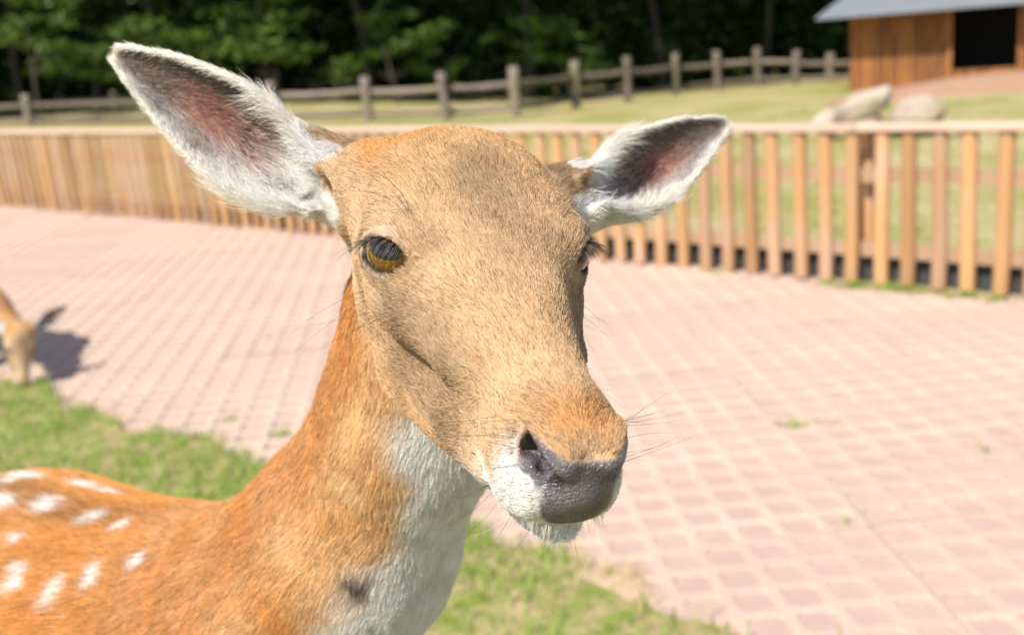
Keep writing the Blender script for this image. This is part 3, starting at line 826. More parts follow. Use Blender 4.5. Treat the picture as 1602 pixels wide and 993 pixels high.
m = NT('dark_strip'); m.color((.045, .043, .042)); m.set(Roughness=.7); M_STRIP = m.m
m = NT('roof_sheet'); m.color(m.mix(m.noise(3, 4), (.17, .185, .20), (.24, .26, .275))); m.set(Roughness=.5, Metallic=.0); M_ROOF = m.m
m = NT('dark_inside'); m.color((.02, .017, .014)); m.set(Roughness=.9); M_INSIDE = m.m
m = NT('rock_stone'); c_ = m.mix(m.ramp(m.noise(5, 6), (.35, 0.), (.65, 1.)), (.33, .26, .20), (.45, .36, .29)); c_ = m.mix(m.ramp(m.noise(2.2, 5), (.52, 0.), (.68, .8)), c_, (.22, .20, .08)); m.color(c_); m.set(Roughness=.9); m.bump(m.noise(14, 6), .7, .03); M_ROCK = m.m
def leafmat(name, a, b, tl=.35):
    m = NT(name); ge = m.n('NewGeometry'); c_ = m.ramp(ge.outputs['Random Per Island'], (0, a), (1, b)); m.color(c_); m.set(Roughness=.55, Specular_IOR_Level=.3)
    tr = m.n('BsdfTranslucent'); m.l(c_, tr.inputs[0]); mx = m.n('MixShader'); mx.inputs[0].default_value = tl
    m.l(m.b.outputs[0], mx.inputs[1]); m.l(tr.outputs[0], mx.inputs[2]); m.l(mx.outputs[0], m.out.inputs[0]); return m.m
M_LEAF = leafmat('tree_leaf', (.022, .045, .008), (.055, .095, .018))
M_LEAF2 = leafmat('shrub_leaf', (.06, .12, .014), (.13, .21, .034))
M_BLADE = leafmat('grass_blade', (.14, .30, .02), (.38, .47, .10), .4)
M_DRY = leafmat('dry_blade', (.40, .30, .13), (.55, .44, .24), .3)
m = NT('bark'); m.color(m.mix(m.noise(9, 5, scl=(3, 3, .5)), (.035, .028, .022), (.09, .07, .055))); m.set(Roughness=.95); m.bump(m.noise(12, 5, scl=(3, 3, .6)), .8, .04); M_BARK = m.m

# --- ground, paving bed, lawn
far = np.r_[np.linspace(-14, 14, 57), np.linspace(15, 60, 24)]
ground = grid_sheet('ground', np.linspace(-60, 60, 121), np.r_[np.linspace(-40, -6, 10), np.linspace(-5, 20, 76), np.linspace(22, 90, 30)],
                    lambda X, Y, U, Nn: terr(X, Y) - .04 + .046 * ss(Nn, .02, .10), M_GROUND); tag(ground, kind='structure')
bed = grid_sheet('paving_bed', np.linspace(-9, 16, 60), np.linspace(EDGE_N - .4, .06, 20), lambda X, Y, U, Nn: -.007 + 0 * X, M_SOIL); tag(bed, kind='structure')
def lawn_edge(U): return EDGE_N + .035 * np.sin(U * 5.1) + .03 * np.sin(U * 11.7 + 1) + .02 * np.sin(U * 27 + 2)
us = np.linspace(-9, 16, 500); ns_ = np.linspace(0, 1, 14)
U, Tn = np.meshgrid(us, ns_, indexing='ij'); Nn = lawn_edge(U) - Tn ** 1.6 * 6.0
X = FA[0] + FU[0] * U + FN[0] * Nn; Y = FA[1] + FU[1] * U + FN[1] * Nn; Zv = .0092 + .008 * ss(Tn ** 1.6 * 6, 0, .15) + .006 * np.sin(X * 9) * np.sin(Y * 8)
i = np.arange(len(us) - 1)[:, None] * 14 + np.arange(13)[None]
lawn = link('lawn', np_mesh('lawn', np.stack([X, Y, Zv], -1).reshape(-1, 3), np.stack([i, i + 14, i + 15, i + 1], -1).reshape(-1, 4)), M_LAWN); tag(lawn, kind='structure')

# sandy margin between lawn and pavers
us2 = np.linspace(-9, 16, 700); T2 = np.linspace(0, 1, 5); U, Tn = np.meshgrid(us2, T2, indexing='ij')
wid_ = .025 + .02 * np.sin(U * 3.3 + 1) + .02 * np.sin(U * 9.1) + .015 * np.sin(U * 23 + 2); Nn = lawn_edge(U) - .15 + Tn * (wid_ + .15)
X = FA[0] + FU[0] * U + FN[0] * Nn; Y = FA[1] + FU[1] * U + FN[1] * Nn; Zv = .0088 - .0138 * Tn ** 6
i = np.arange(len(us2) - 1)[:, None] * 5 + np.arange(4)[None]
m = NT('sandy_soil'); m.color(m.mix(m.noise(18, 5), (.40, .26, .15), (.56, .40, .27))); m.set(Roughness=1.0); m.bump(m.noise(90, 4), .6, .01)
sand = link('sandy_margin', np_mesh('sandy_margin', np.stack([X, Y, Zv], -1).reshape(-1, 3), np.stack([i, i + 1, i + 6, i + 5], -1).reshape(-1, 4)), m.m); tag(sand, kind='structure')

# --- pavers: 6 x 4 octagonal holes each
PC = .103; PA = R(4.0)
def paver_mesh():
    v = []; f = []
    for a in range(6):
        for b in range(4):
            cx, cy = (a - 2.5) * PC, (b - 1.5) * PC; g = .0003
            h = PC / 2; ex0 = h - (g if a == 5 else 0); ex1 = h - (g if a == 0 else 0); ey0 = h - (g if b == 3 else 0); ey1 = h - (g if b == 0 else 0)
            outr = [(ex0, -.4 * h), (ex0, .4 * h), (.4 * h, ey0), (-.4 * h, ey0), (-ex1, .4 * h), (-ex1, -.4 * h), (-.4 * h, -ey1), (.4 * h, -ey1)]
            inn = [(.039, -.027), (.039, .027), (.027, .039), (-.027, .039), (-.039, .027), (-.039, -.027), (-.027, -.039), (.027, -.039)]
            o = len(v)
            v += [(cx + p[0], cy + p[1], 0) for p in outr] + [(cx + p[0] * 1.07, cy + p[1] * 1.07, 0) for p in inn] + [(cx + p[0], cy + p[1], -.004) for p in inn] + [(cx + p[0] * .95, cy + p[1] * .95, -.024) for p in inn]
            for k in range(8):
                k2 = (k + 1) % 8
                f += [(o + k, o + k2, o + 8 + k2, o + 8 + k), (o + 8 + k, o + 8 + k2, o + 16 + k2, o + 16 + k), (o + 16 + k, o + 16 + k2, o + 24 + k2, o + 24 + k)]
            for k, cn in ((1, (ex0, ey0)), (3, (-ex1, ey0)), (5, (-ex1, -ey1)), (7, (ex0, -ey1))):
                v.append((cx + cn[0], cy + cn[1], 0)); f.append((o + k, len(v) - 1, o + (k + 1) % 8, o + (k + 1) % 8))
    me = bpy.data.meshes.new('paver'); me.from_pydata(v, [], [tuple(dict.fromkeys(q)) for q in f]); me.validate(); me.update()
    return me
pm = paver_mesh(); pm.materials.append(M_PAVER)
paving = bpy.data.objects.new('paving', None); col.objects.link(paving); tag(paving, kind='structure')
rp = random.Random(4); ca, sa = math.cos(PA), math.sin(PA); HOLES = []
cand = []
for j in range(-10, 45):
    for i_ in range(-22, 18):
        lx, ly = i_ * 6 * PC + (j % 2) * 3 * PC * 0, j * 4 * PC
        x, y = lx * ca - ly * sa, lx * sa + ly * ca + .4
        n = (np.array([x, y]) - FA) @ FN; s = (np.array([x, y]) - FA) @ FU
        if EDGE_N - .55 < n < .02 and -3.0 < s < 12.5: cand.append((abs(s - 4), x, y, n, s))
for k, (_, x, y, n, s) in enumerate(cand):
    o = bpy.data.objects.new('paver', pm); col.objects.link(o); o.parent = paving
    o.location = (x, y, rp.uniform(-.0015, .0015)); o.rotation_euler = (rp.uniform(-.003, .003), rp.uniform(-.003, .003), PA + rp.uniform(-.004, .004))
    for a in range(6):
        for b in range(4): HOLES.append((x + (a - 2.5) * PC * ca - (b - 1.5) * PC * sa, y + (a - 2.5) * PC * sa + (b - 1.5) * PC * ca))
print('pavers', len(cand))

# --- grass
def blades(P, L, W, lean, seed):
    """P (N,3) roots -> one mesh of bent two-step blades"""
    r = np.random.default_rng(seed); n = len(P); an = r.uniform(0, 6.283, n); d = np.stack([np.cos(an), np.sin(an), 0 * an], 1)
    sd_ = np.stack([-d[:, 1], d[:, 0], 0 * an], 1) * (W * r.uniform(.6, 1.2, n))[:, None]
    l = L * r.uniform(.45, 1.2, n); k = lean * r.uniform(.2, 1.4, n); up_ = np.array([0, 0, 1.])
    m1 = P + up_ * (l * .6)[:, None] + d * (l * k * .35)[:, None]; t = P + up_ * (l * np.maximum(1 - .35 * k, .2))[:, None] + d * (l * k)[:, None]
    v = np.stack([P - sd_, P + sd_, m1 + sd_ * .8, m1 - sd_ * .8, t], 1).reshape(-1, 3); b = np.arange(n)[:, None] * 5
    q = np.concatenate([b + np.array([[0, 1, 2]]), b + np.array([[0, 2, 3]]), b + np.array([[3, 2, 4]])])
    return v, q
rg = np.random.default_rng(12)
def lawn_pts(n, s0, s1, d0, d1, clump=0, pw=1.0):
    s = rg.uniform(s0, s1, n); d = d0 + (d1 - d0) * rg.random(n) ** pw
    nn = lawn_edge(s) - d; P = np.stack([FA[0] + FU[0] * s + FN[0] * nn, FA[1] + FU[1] * s + FN[1] * nn, np.full(n, .004)], 1)
    if clump: P = P[(wnoise(P, clump, 77) + .35 * wnoise(P, clump * 3, 78)) > rg.uniform(-1.1, .35, len(P))]
    return P
v, q = blades(lawn_pts(150000, -3.5, 9, -.01, 1.9, 9, 1.0), .055, .0021, .8, 1)
go = link('lawn_grass', np_mesh('lawn_grass', v, q), M_BLADE); tag(go, 'short green grass of the lawn strip beside the paving', 'grass', kind='stuff')
P_ = lawn_pts(60000, -3.5, 9, -.05, 1.6, 0, .8); P_ = P_[(wnoise(P_, 12, 80) > rg.uniform(-.6, 1.0, len(P_)))]
v, q = blades(P_, .05, .0018, 1.1, 2)
go = link('dry_grass', np_mesh('dry_grass', v, q), M_DRY); tag(go, 'dry straw coloured grass mixed into the lawn strip', 'grass', kind='stuff')
# meadow behind the fence, and tufts along its foot and in paver holes
n = 45000; s = rg.uniform(-6, 14, n); d = .12 + 9 * rg.random(n) ** 1.5
P_ = np.stack([FA[0] + FU[0] * s + FN[0] * d, FA[1] + FU[1] * s + FN[1] * d, 0 * s], 1); P_[:, 2] = terr(P_[:, 0], P_[:, 1])
P_ = P_[(wnoise(P_, 2.2, 81) + .5 * wnoise(P_, 9, 82)) > rg.uniform(-.5, .8, len(P_))]
v, q = blades(P_, .05, .004, .8, 3); go = link('meadow_grass', np_mesh('meadow_grass', v, q), M_BLADE); tag(go, 'patchy green grass growing behind the picket fence', 'grass', kind='stuff')
tuft = []
for s0, k in ((.05, 60), (.18, 90), (.38, 140), (.45, 90), (.60, 120), (.72, 60), (-.2, 90), (1.3, 30), (2.2, 20)):
    t_ = rg.normal(size=(k, 2)) * [.05, .02]; tuft.append(np.array([fl(s0 + a, -.06 + b, -.01) for a, b in t_]))
HOLES = np.array(HOLES)
for px, k in (((1240, 666), 34), ((1288, 656), 6), ((1300, 812), 8), ((418, 688), 36), ((370, 660), 14), ((410, 530), 8), ((1515, 700), 6), ((1180, 560), 5)):
    g = on_ground(*px)[:2]; h = HOLES[np.argmin(((HOLES - g) ** 2).sum(1))]
    t_ = rg.normal(size=(k, 2)) * .013; tuft.append(np.c_[h + t_, np.full(k, -.018)])
v, q = blades(np.concatenate(tuft), .045, .0022, 1.2, 4); go = link('weed_tufts', np_mesh('weed_tufts', v, q), M_BLADE); tag(go, 'small green weed tufts in the paver holes and along the fence foot', 'weeds', kind='stuff')

# --- helpers for solid pieces
def box_mesh(name, sx, sy, sz, bev=.0, mat=None, org=(0, 0, 0)):
    bm = bmesh.new(); bmesh.ops.create_cube(bm, size=1)
    for vv in bm.verts: vv.co = Vector((vv.co.x * sx + org[0], vv.co.y * sy + org[1], vv.co.z * sz + org[2]))
    if bev: bmesh.ops.bevel(bm, geom=bm.edges[:], offset=bev, segments=1, affect='EDGES', profile=.5)
    me = bpy.data.meshes.new(name); bm.to_mesh(me); bm.free()
    if mat: me.materials.append(mat)
    return me
def put(name, me, loc, rz=0, parent=None, rx=0, ry=0):
    o = bpy.data.objects.new(name, me); col.objects.link(o)
    o.location = loc; o.rotation_euler = (rx, ry, rz)
    if parent is not None: o.parent = parent; o.matrix_parent_inverse = Matrix.Identity(4)
    return o

# --- picket fence
FR = math.atan2(FU[1], FU[0])
pf = bpy.data.objects.new('picket_fence', None); col.objects.link(pf); pf.location = fl(0, 0); pf.rotation_euler = (0, 0, FR)
tag(pf, 'low wooden picket fence with flat top rail along the paving', 'fence')
def picket_mesh(name, w, d, h, seed):
    r = random.Random(seed); prof = [(-w / 2, 0), (-w / 2, .006)] + [(w / 2 * math.cos(a), .006 + d * math.sin(a)) for a in [math.pi * (1 - k / 7) for k in range(1, 7)]] + [(w / 2, .006), (w / 2, 0)]
    zs = [0, h * .33, h * .66, h]; v = []; f = []; n = len(prof)
    for z in zs:
        ox, oy = r.uniform(-.002, .002), r.uniform(-.001, .001)
        v += [(x + ox, y + oy, z) for x, y in prof]
    for j in range(3):
        for i in range(n): f.append((j * n + i, j * n + (i + 1) % n, (j + 1) * n + (i + 1) % n, (j + 1) * n + i))
    f.append(tuple(range(n - 1, -1, -1))); f.append(tuple(range(3 * n, 4 * n)))
    me = bpy.data.meshes.new(name); me.from_pydata(v, [], f); me.update(); me.materials.append(M_PICKET)
    bm = bmesh.new(); bm.from_mesh(me); bmesh.ops.recalc_face_normals(bm, faces=bm.faces[:]); bm.to_mesh(me); bm.free()
    return me
# local frame of the fence: x along, +y towards the camera side
pms = [picket_mesh('picket', .062, .026, .645, k) for k in range(4)]
rp = random.Random(9); npk = 0
for k in range(-14, 98):
    s = .039 + k * .1222 + rp.uniform(-.006, .006)
    put('picket', pms[rp.randrange(4)], (s, 0, .004 + rp.uniform(-.004, .004)), rp.uniform(-.03, .03), pf, ry=rp.uniform(-.014, .014)); npk += 1
def half_round(name, L, w, d, mat):
    me = bpy.data.meshes.new(name); v = []; f = []; n = 7
    for x in (0, L):
        v += [(x, -d * math.sin(math.pi * k / 6), w / 2 * math.cos(math.pi * k / 6)) for k in range(7)]
    for i in range(6): f.append((i, i + 1, n + i + 1, n + i))
    f += [(6, 0, n, n + 6), tuple(range(6, -1, -1)), tuple(range(n, 2 * n))]
    me.from_pydata(v, [], f); me.update(); me.materials.append(mat)
    bm = bmesh.new(); bm.from_mesh(me); bmesh.ops.recalc_face_normals(bm, faces=bm.faces[:]); bm.to_mesh(me); bm.free(); return me
bay = 2.32; x0 = .625 - 2 * bay
top = box_mesh('top_rail', bay - .006, .085, .030, .004, M_RAIL, (bay / 2, 0, 0)); mid = half_round('rail', bay - .01, .065, .045, M_BACK); strip = box_mesh('gap_strip', bay - .004, .02, .10, 0, M_STRIP, (bay / 2, 0, 0))  # plain dark strip behind the pickets, below the bottom rail
post = box_mesh('post', .07, .07, .64, .006, M_PICKET, (0, 0, .32))
for k in range(0, 7):
    x = x0 + k * bay
    put('top_rail', top, (x, .002, .666 + .002 * (k % 2)), 0, pf); put('middle_rail', mid, (x, -.003, .468), 0, pf); put('bottom_rail', mid, (x, -.003, .150), 0, pf); put('gap_strip', strip, (x, -.055, .052), 0, pf)
    put('post', post, (x, -.095, .003), 0, pf)

# --- rustic fence of split logs
rf0 = on_ground(577, 190)
rf = bpy.data.objects.new('log_fence', None); col.objects.link(rf); rf.location = rf0; tag(rf, 'weathered log fence with round posts in front of the dark wood', 'fence')
def log_mesh(name, L, r0, seed, sag=0.0, n=9, mat=None):
    r = random.Random(seed); v = []; f = []; K = 7
    sh = [r.uniform(.82, 1.15) for _ in range(n)]
    for j in range(K):
        t = j / (K - 1); ox, oy = r.uniform(-.12, .12) * r0, r.uniform(-.12, .12) * r0 - sag * math.sin(math.pi * t)
        rr = r0 * r.uniform(.9, 1.08)
        for i in range(n): a = 6.2832 * i / n; v.append((ox + rr * sh[i] * math.cos(a), oy + rr * sh[i] * math.sin(a), L * t))
    for j in range(K - 1):
        for i in range(n): f.append((j * n + i, j * n + (i + 1) % n, (j + 1) * n + (i + 1) % n, (j + 1) * n + i))
    f.append(tuple(range(n - 1, -1, -1))); f.append(tuple(range((K - 1) * n, K * n)))
    me = bpy.data.meshes.new(name); me.from_pydata(v, [], f); me.update()
    for p in me.polygons[:-2]: p.use_smooth = True
    me.materials.append(mat or M_OLD); return me
POSTS = [(-190, 206, 160), (48, 199, 148), (433, 195, 127), (577, 191, 120), (700, 190, 113), (808, 184, 104), (902, 170, 96), (983, 161, 89), (1058, 150, 84), (1124, 142, 80), (1187, 136, 75), (1245, 133, 80), (1297, 130, 84), (1350, 128, 84), (1420, 124, 80)]
tops = []
for k, (px, yb, yt) in enumerate(POSTS):
    b = on_ground(px, yb); d = ray(px - 6, yt); t = np.linalg.norm(b[:2]) / np.linalg.norm(d[:2]); h = CAM_H + d[2] * t - b[2]
    put('post', log_mesh('post', h + .1, .085, 100 + k), b - rf0 - np.array([0, 0, .1]), rp.uniform(0, 6), rf, rx=rp.uniform(-.04, .04), ry=rp.uniform(-.04, .04)); tops.append((b, h))
def log_between(name, a, b, r0, seed, sag):
    d = Vector(b - a); o = put(name, log_mesh(name, d.length, r0, seed, sag), a - rf0, 0, rf); o.rotation_euler = d.to_track_quat('Z', 'Y').to_euler(); return o
for k in range(len(tops) - 1):
    (a, ha), (b, hb) = tops[k], tops[k + 1]; e = (b - a) / np.linalg.norm(b - a)
    back = np.array([0, .09, 0])
    log_between('rail', a + back + [0, 0, ha * .66], b + back + [0, 0, hb * .66 + rp.uniform(-.02, .02)], .055, 200 + k, .02); log_between('rail', a + back + [0, 0, ha * .20], b + back + [0, 0, hb * .20], .05, 300 + k, .02)
# an older stretch of the same kind further left and behind
rf1 = on_ground(95, 172)
rfb = bpy.data.objects.new('log_fence', None); col.objects.link(rfb); rfb.location = rf1; tag(rfb, 'short stretch of log fence standing behind the longer log fence', 'fence')
tb = []
for k, (px, yb, yt) in enumerate([(-60, 176, 150), (98, 171, 146), (182, 172, 142), (262, 172, 140), (350, 173, 138)]):
    b = on_ground(px, yb); d = ray(px - 4, yt); t = np.linalg.norm(b[:2]) / np.linalg.norm(d[:2]); h = CAM_H + d[2] * t - b[2]
    put('post', log_mesh('post', h + .1, .09, 400 + k), b - rf1 - np.array([0, 0, .1]), 0, rfb); tb.append((b, h))
for k in range(len(tb) - 1):
    (a, ha), (b, hb) = tb[k], tb[k + 1]
    for q in (.55, .2):
        d = Vector((b - a) + [0, 0, (hb - ha) * q]); o = put('rail', log_mesh('rail', d.length, .06, 500 + k, .02), a - rf1 + [0, .1, ha * q], 0, rfb); o.rotation_euler = d.to_track_quat('Z', 'Y').to_euler()

# --- hut
hb0 = on_ground(1331, 143); hd = ray(1640, 117)          # left foot of the front wall, and the way the wall runs
hb1 = on_ground(1640, 122); hu = (hb1 - hb0); hu[2] = 0; HL = np.linalg.norm(hu); hu /= HL; HRZ = math.atan2(hu[1], hu[0])
HD = np.linalg.norm(hb0[:2]); pxm = HD / FPX * 1.03      # metres per photo pixel there
hut = bpy.data.objects.new('wooden_hut', None); col.objects.link(hut); hut.location = hb0; hut.rotation_euler = (0, 0, HRZ)
tag(hut, 'low brown plank hut with grey sheet roof and dark open doorway', 'hut')
WH = 112 * pxm; DW0, DW1 = HL * 163 / 309, HL * 256 / 309; sill = 26 * pxm; depth = 2.2
pw = .105; x = 0.0; k = 0
while x < HL + 1.0:
    w_ = pw * rp.uniform(.9, 1.1)
    if not (DW0 - w_ < x < DW1): put('plank', box_mesh('plank', w_ - .014, .022, WH, .003, M_PLANK, (w_ / 2, 0, WH / 2 - .1)), (x, rp.uniform(-.004, .004), 0), 0, hut)
    elif sill > .05 and k % 1 == 0: put('plank', box_mesh('plank', w_ - .014, .022, sill, .003, M_PLANK, (w_ / 2, 0, sill / 2 - .06)), (x, 0, 0), 0, hut)
    x += w_; k += 1
for x in (DW0 - .03, DW1 + .09): put('door_frame', box_mesh('door_frame', .06, .05, WH, .004, M_PLANK, (0, 0, WH / 2 - .1)), (x, -.03, 0), 0, hut)
k = 0; y = .03
while y < depth:
    put('plank', box_mesh('plank', .022, pw - .006, WH - .1, .003, M_PLANK, (0, pw / 2, WH / 2 - .1)), (-.012, y, 0), 0, hut); y += pw
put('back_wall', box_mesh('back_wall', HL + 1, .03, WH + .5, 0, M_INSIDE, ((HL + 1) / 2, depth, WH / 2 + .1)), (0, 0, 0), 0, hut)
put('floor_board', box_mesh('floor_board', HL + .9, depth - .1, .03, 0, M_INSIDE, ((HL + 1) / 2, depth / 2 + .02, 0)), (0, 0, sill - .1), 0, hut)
rs = math.atan2(.22, depth)
put('roof', box_mesh('roof', HL + 1.9, depth + .95, .035, .004, M_ROOF, ((HL + 1.9) / 2 - .46, (depth + .95) / 2 - .52, .0)), (0, 0, WH - .04), 0, hut, rx=rs)
# earth ramp in front of the doorway
def mound(name, c, rx, ry, h, mat, seed, n=28):
    r = np.random.default_rng(seed); v = []; f = []
    for j in range(9):
        t = j / 8
        for i in range(n):
            a = 6.2832 * i / n; k = 1 + .12 * math.sin(3 * a + seed) + .06 * math.sin(7 * a); x_, y_ = rx * t * k * math.cos(a), ry * t * k * math.sin(a)
            z_ = h * (1 - t * t) ** 1.3 + float(terr(c[0] + x_, c[1] + y_)) - (.03 if j == 8 else 0); v.append((c[0] + x_, c[1] + y_, z_))
    for j in range(8):
        for i in range(n): f.append((j * n + i, (j + 1) * n + i, (j + 1) * n + (i + 1) % n, j * n + (i + 1) % n))
    return link(name, np_mesh(name, np.array(v), np.array(f)), mat)
g = on_ground(1560, 140)
m = NT('earth'); m.color(m.mix(m.noise(2, 6), (.27, .15, .09), (.36, .21, .13))); m.set(Roughness=1.0); m.bump(m.noise(10, 5), .6, .04)
mo = mound('earth_mound', g, 2.6, 1.0, .22, m.m, 3); tag(mo, kind='structure')

# --- rocks
def rock(name, c, r, seed, rot=(0, 0, 0), flat=1.0):
    rr = np.random.default_rng(seed); bm = bmesh.new(); bmesh.ops.create_icosphere(bm, subdivisions=4, radius=1)
    dirs = rr.normal(size=(24, 3)); dirs /= np.linalg.norm(dirs, axis=1)[:, None]; dd = rr.uniform(.66, .95, 24)
    for vv in bm.verts:
        p = np.array(vv.co); k = 1.0
        for d_, t_ in zip(dirs, dd):
            q_ = p @ d_
            if q_ > t_: k = min(k, (t_ + (q_ - t_) * .10) / q_)
        p = p * k * (1 + .04 * math.sin(p[0] * 5 + seed) * math.sin(p[1] * 6) + .02 * math.sin(p[0] * 17 + p[2] * 13) + .015 * math.sin(p[1] * 29 + p[2] * 23)); vv.co = Vector(p * np.array(r))
    me = bpy.data.meshes.new(name); bm.to_mesh(me); bm.free()
    for p in me.polygons: p.use_smooth = True
    me.materials.append(M_ROCK); o = put(name, me, c); o.rotation_euler = rot; return o
RK = on_ground(1390, 217); rd = np.linalg.norm(RK - CO); rpx = rd / FPX
def rk(px, py, dy=0): d = ray(px, py); t = (np.linalg.norm(RK[:2]) + dy) / np.linalg.norm(d[:2]); return CO + d * t
tag(rock('rock', rk(1350, 166), (54 * rpx, 34 * rpx, 20 * rpx), 1, (0, R(-22), R(4))), 'tilted pale slab of rock leaning in the rock pile', 'rock', 'rock pile')
tag(rock('rock', rk(1436, 176, .05), (50 * rpx, 40 * rpx, 34 * rpx), 2, (0, 0, R(20))), 'rounded pale boulder beside the tilted slab', 'rock', 'rock pile')
tag(rock('rock', rk(1352, 203, .02), (40 * rpx, 34 * rpx, 26 * rpx), 3, (0, 0, 1)), 'grey boulder under the tilted slab in the rock pile', 'rock', 'rock pile')
tag(rock('rock', rk(1300, 192, .1), (26 * rpx, 28 * rpx, 24 * rpx), 4, (0, 0, 2)), 'small squat rock at the foot of the tilted slab', 'rock', 'rock pile')
tag(rock('rock', rk(1492, 204, -.1), (22 * rpx, 24 * rpx, 14 * rpx), 5, (0, 0, .4)), 'low flat rock lying apart beside the rounded boulder', 'rock', 'rock pile')

# --- the wood: trees, low shrubs and a far dark mass
def leaf_cloud(cent, rad, n, size, seed, shell=.35, drop=.0):
    """n bent leaf-spray faces in an ellipsoid, gathered in clumps"""
    r = np.random.default_rng(seed); nc = max(8, n // 70); d = r.normal(size=(nc, 3)); d /= np.linalg.norm(d, axis=1)[:, None]
    cc = d * (r.uniform(shell, 1, nc) ** .6)[:, None]; k = r.integers(0, nc, n); P = cc[k] + r.normal(size=(n, 3)) * .13 * np.array([1, 1, .7])
    P = P * np.array(rad) + np.array(cent); a = r.normal(size=(n, 3)); a[:, 2] *= .5; a /= np.linalg.norm(a, axis=1)[:, None]; b = r.normal(size=(n, 3)); b -= a * (a * b).sum(1)[:, None]; b /= np.linalg.norm(b, axis=1)[:, None]
    s_ = size * r.uniform(.6, 1.3, n)[:, None]; nn_ = np.cross(a, b)
    v = np.stack([P - a * s_, P + b * s_ * .42 + nn_ * s_ * .12, P + a * s_, P - b * s_ * .42 + nn_ * s_ * .12], 1).reshape(-1, 3); f = np.arange(n * 4).reshape(-1, 4); return v, f
def trunk_mesh(name, H, r0, seed, limbs=5):
    r = random.Random(seed); V = []; Fc = []
    def limb(p, d, L, ra, rb, n=8, K=5):
        base = len(V); d = Vector(d).normalized(); p = Vector(p)
        for j in range(K + 1):
            t = j / K; q_ = d.to_track_quat('Z', 'Y'); rr = ra + (rb - ra) * t
            for i in range(n): a = 6.2832 * i / n; V.append(tuple(p + q_ @ Vector((rr * math.cos(a), rr * math.sin(a), 0))))
            p = p + d * (L / K); d = (d + Vector((r.uniform(-.12, .12), r.uniform(-.12, .12), .03))).normalized()
        for j in range(K):
            for i in range(n): Fc.append((base + j * n + i, base + j * n + (i + 1) % n, base + (j + 1) * n + (i + 1) % n, base + (j + 1) * n + i))
    limb((0, 0, -.2), (r.uniform(-.06, .06), r.uniform(-.06, .06), 1), H, r0, r0 * .35)
    for k in range(limbs):
        a = r.uniform(0, 6.28); z = H * r.uniform(.3, .85); limb((0, 0, z), (math.cos(a), math.sin(a), r.uniform(.15, .7)), H * r.uniform(.25, .4), r0 * .35, r0 * .1, 6, 4)
    me = bpy.data.meshes.new(name); me.from_pydata(V, [], Fc); me.update()
    for p in me.polygons: p.use_smooth = True
    me.materials.append(M_BARK); return me
TREES = []
def tree(x, y, H, seed, rad, cz, n, size, label, grp, mat=None, r0=.2, nm='tree', cy=0.0):
    z = float(terr(x, y)); o = bpy.data.objects.new(nm, None); col.objects.link(o); o.location = (x, y, z); tag(o, label, 'tree' if nm == 'tree' else 'shrub', grp)
    put('trunk', trunk_mesh('trunk', H, r0, seed), (0, 0, 0), 0, o)
    v, f = leaf_cloud((0, cy, cz), rad, n, size, seed); me = np_mesh('crown', v, f, False); me.materials.append(mat or M_LEAF); put('crown', me, (0, 0, 0), 0, o); return o
rt_ = random.Random(21)
k = 0
for i in range(12):
    x = -19 + i * 3.3 + rt_.uniform(-.6, .6); y = 28.8 + rt_.uniform(-.5, .8) + .1 * max(0, -x - 4)
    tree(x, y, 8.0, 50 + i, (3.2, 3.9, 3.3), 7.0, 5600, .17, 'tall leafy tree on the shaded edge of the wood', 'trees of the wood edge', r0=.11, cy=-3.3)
for i in range(12):
    x = -22 + i * 3.8 + rt_.uniform(-.8, .8); y = 31.5 + rt_.uniform(-1, 1)
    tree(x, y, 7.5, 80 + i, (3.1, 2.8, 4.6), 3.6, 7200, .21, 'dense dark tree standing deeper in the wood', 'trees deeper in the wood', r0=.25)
# sunlit sprays and low bushes under the front trees
for i, (px, py, dist, rad, n) in enumerate([(420, 45, 25.5, (2.0, .8, .75), 900), (610, 50, 24.6, (1.3, .7, .5), 800), (520, 90, 25.2, (.9, .6, .5), 450), (320, 70, 26, (1.6, .8, .8), 700), (130, 60, 26.5, (1.9, .9, .8), 900), (30, 20, 26, (1.2, .8, .8), 500), (830, 60, 26.5, (1.6, .8, .7), 500), (690, 95, 25.4, (1.0, .6, .45), 380), (930, 100, 26, (1.2, .7, .4), 300), (230, 110, 26.4, (1.4, .7, .5), 450)]):
    d = ray(px, py); t = dist / np.linalg.norm(d[:2]); p = CO + d * t; z = float(terr(p[0], p[1])); h = max(p[2] - z, .5)
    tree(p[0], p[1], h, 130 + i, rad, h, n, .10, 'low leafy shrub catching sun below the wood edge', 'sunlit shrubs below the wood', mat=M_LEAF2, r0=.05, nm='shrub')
# everything further back reads as one dark mass of leaves
V = []; Fq = []; o_ = 0
for i in range(16):
    v, f = leaf_cloud((-26 + i * 3.6, 39 + (i % 3), 2.2 + float(terr(0, 39))), (3.2, 2.0, 6.0), 3400, .36, 300 + i, .1); V.append(v); Fq.append(f + o_); o_ += len(v)
me = np_mesh('deep_wood', np.concatenate(V), np.concatenate(Fq), False); wd = link('deep_wood', me, M_LEAF); tag(wd, 'dark mass of leaves deep in the wood', 'wood', kind='stuff')

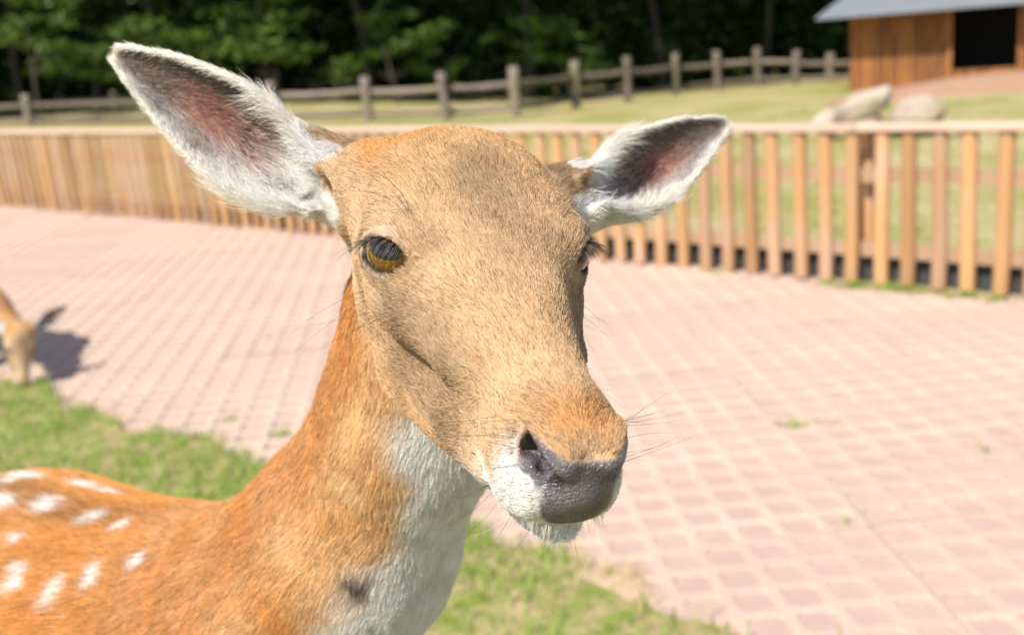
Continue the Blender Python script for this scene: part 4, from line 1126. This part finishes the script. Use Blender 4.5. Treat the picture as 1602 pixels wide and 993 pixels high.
# --- second deer, grazing at the lawn edge
gm = on_ground(38, 616); gf = np.array([.10, -.42, -.90]); gf /= np.linalg.norm(gf); gu = np.array([.55, -.72, .35]); gu -= gf * (gu @ gf); gu /= np.linalg.norm(gu); gr = np.cross(gf, gu)
GM = np.stack([gr, gf, gu], 1); GO = gm + np.array([0, 0, .02]) - GM @ np.array([0, .162, -.03])
def gpt(p): return GM @ (np.array(p) / 100) + GO
gears = [mk_ear(gpt((5.2, -7.2, 1.0)), gpt((16, -13, 3.0)), gf * .3 + gu * .8, 15.0), mk_ear(gpt((-5.2, -7.2, 1.0)), gpt((-16, -13, 3.0)), gf * .3 + gu * .8, 15.0)]
back = np.array([-.86, .50, 0]); nk = gpt((0, -6, -2.5))
w0 = np.array([nk[0], nk[1], 0]) + back * .42 + np.array([0, 0, .56])
GD = DeerForm(GO, GM, gears, [(nk, .048), (nk + back * .12 + [0, 0, .10], .055), (nk + back * .26 + [0, 0, .22], .075), (w0, .115)],
              [(w0, .115), (w0 + back * .2 + [0, 0, .05], .13), (w0 + back * .5 + [0, 0, .06], .145), (w0 + back * .68 + [0, 0, .05], .12)], throat=(.3, -.2, -1))
lo = np.minimum(GO, w0 + back * .85) - .22; hi = np.maximum(GO, w0 + back * .85) + .22
gv, gq = surface_nets(GD.sdf, axis_pts(lo[0], hi[0], GO[0] - .2, GO[0] + .2, .006, .014), axis_pts(lo[1], hi[1], GO[1] - .2, GO[1] + .2, .006, .014), axis_pts(-.02, 1.0, .0, .36, .006, .014))
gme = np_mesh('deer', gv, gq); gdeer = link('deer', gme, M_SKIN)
cg, bg_, _, _ = coat(GD, gv); cg = cg * .62  # coat darkened to stand in for the self-shadow of absent hair
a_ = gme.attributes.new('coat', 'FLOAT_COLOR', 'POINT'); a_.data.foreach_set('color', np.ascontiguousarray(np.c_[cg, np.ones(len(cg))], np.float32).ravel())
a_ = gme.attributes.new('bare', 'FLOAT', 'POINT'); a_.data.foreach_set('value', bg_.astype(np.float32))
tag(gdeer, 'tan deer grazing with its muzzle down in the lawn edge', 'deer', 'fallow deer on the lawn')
for s in (1, -1):
    o = link('eye', sphere_mesh('eye', RR, 16, 10), M_EYE, gdeer); S = np.array([s, 1, 1]); Mx = EYE_M * S[:, None]
    if s < 0: Mx = Mx * np.array([-1, 1, 1])[None]
    mw = Matrix((GM @ Mx).tolist()).to_4x4(); mw.translation = gpt(EYE * S); o.matrix_world = mw
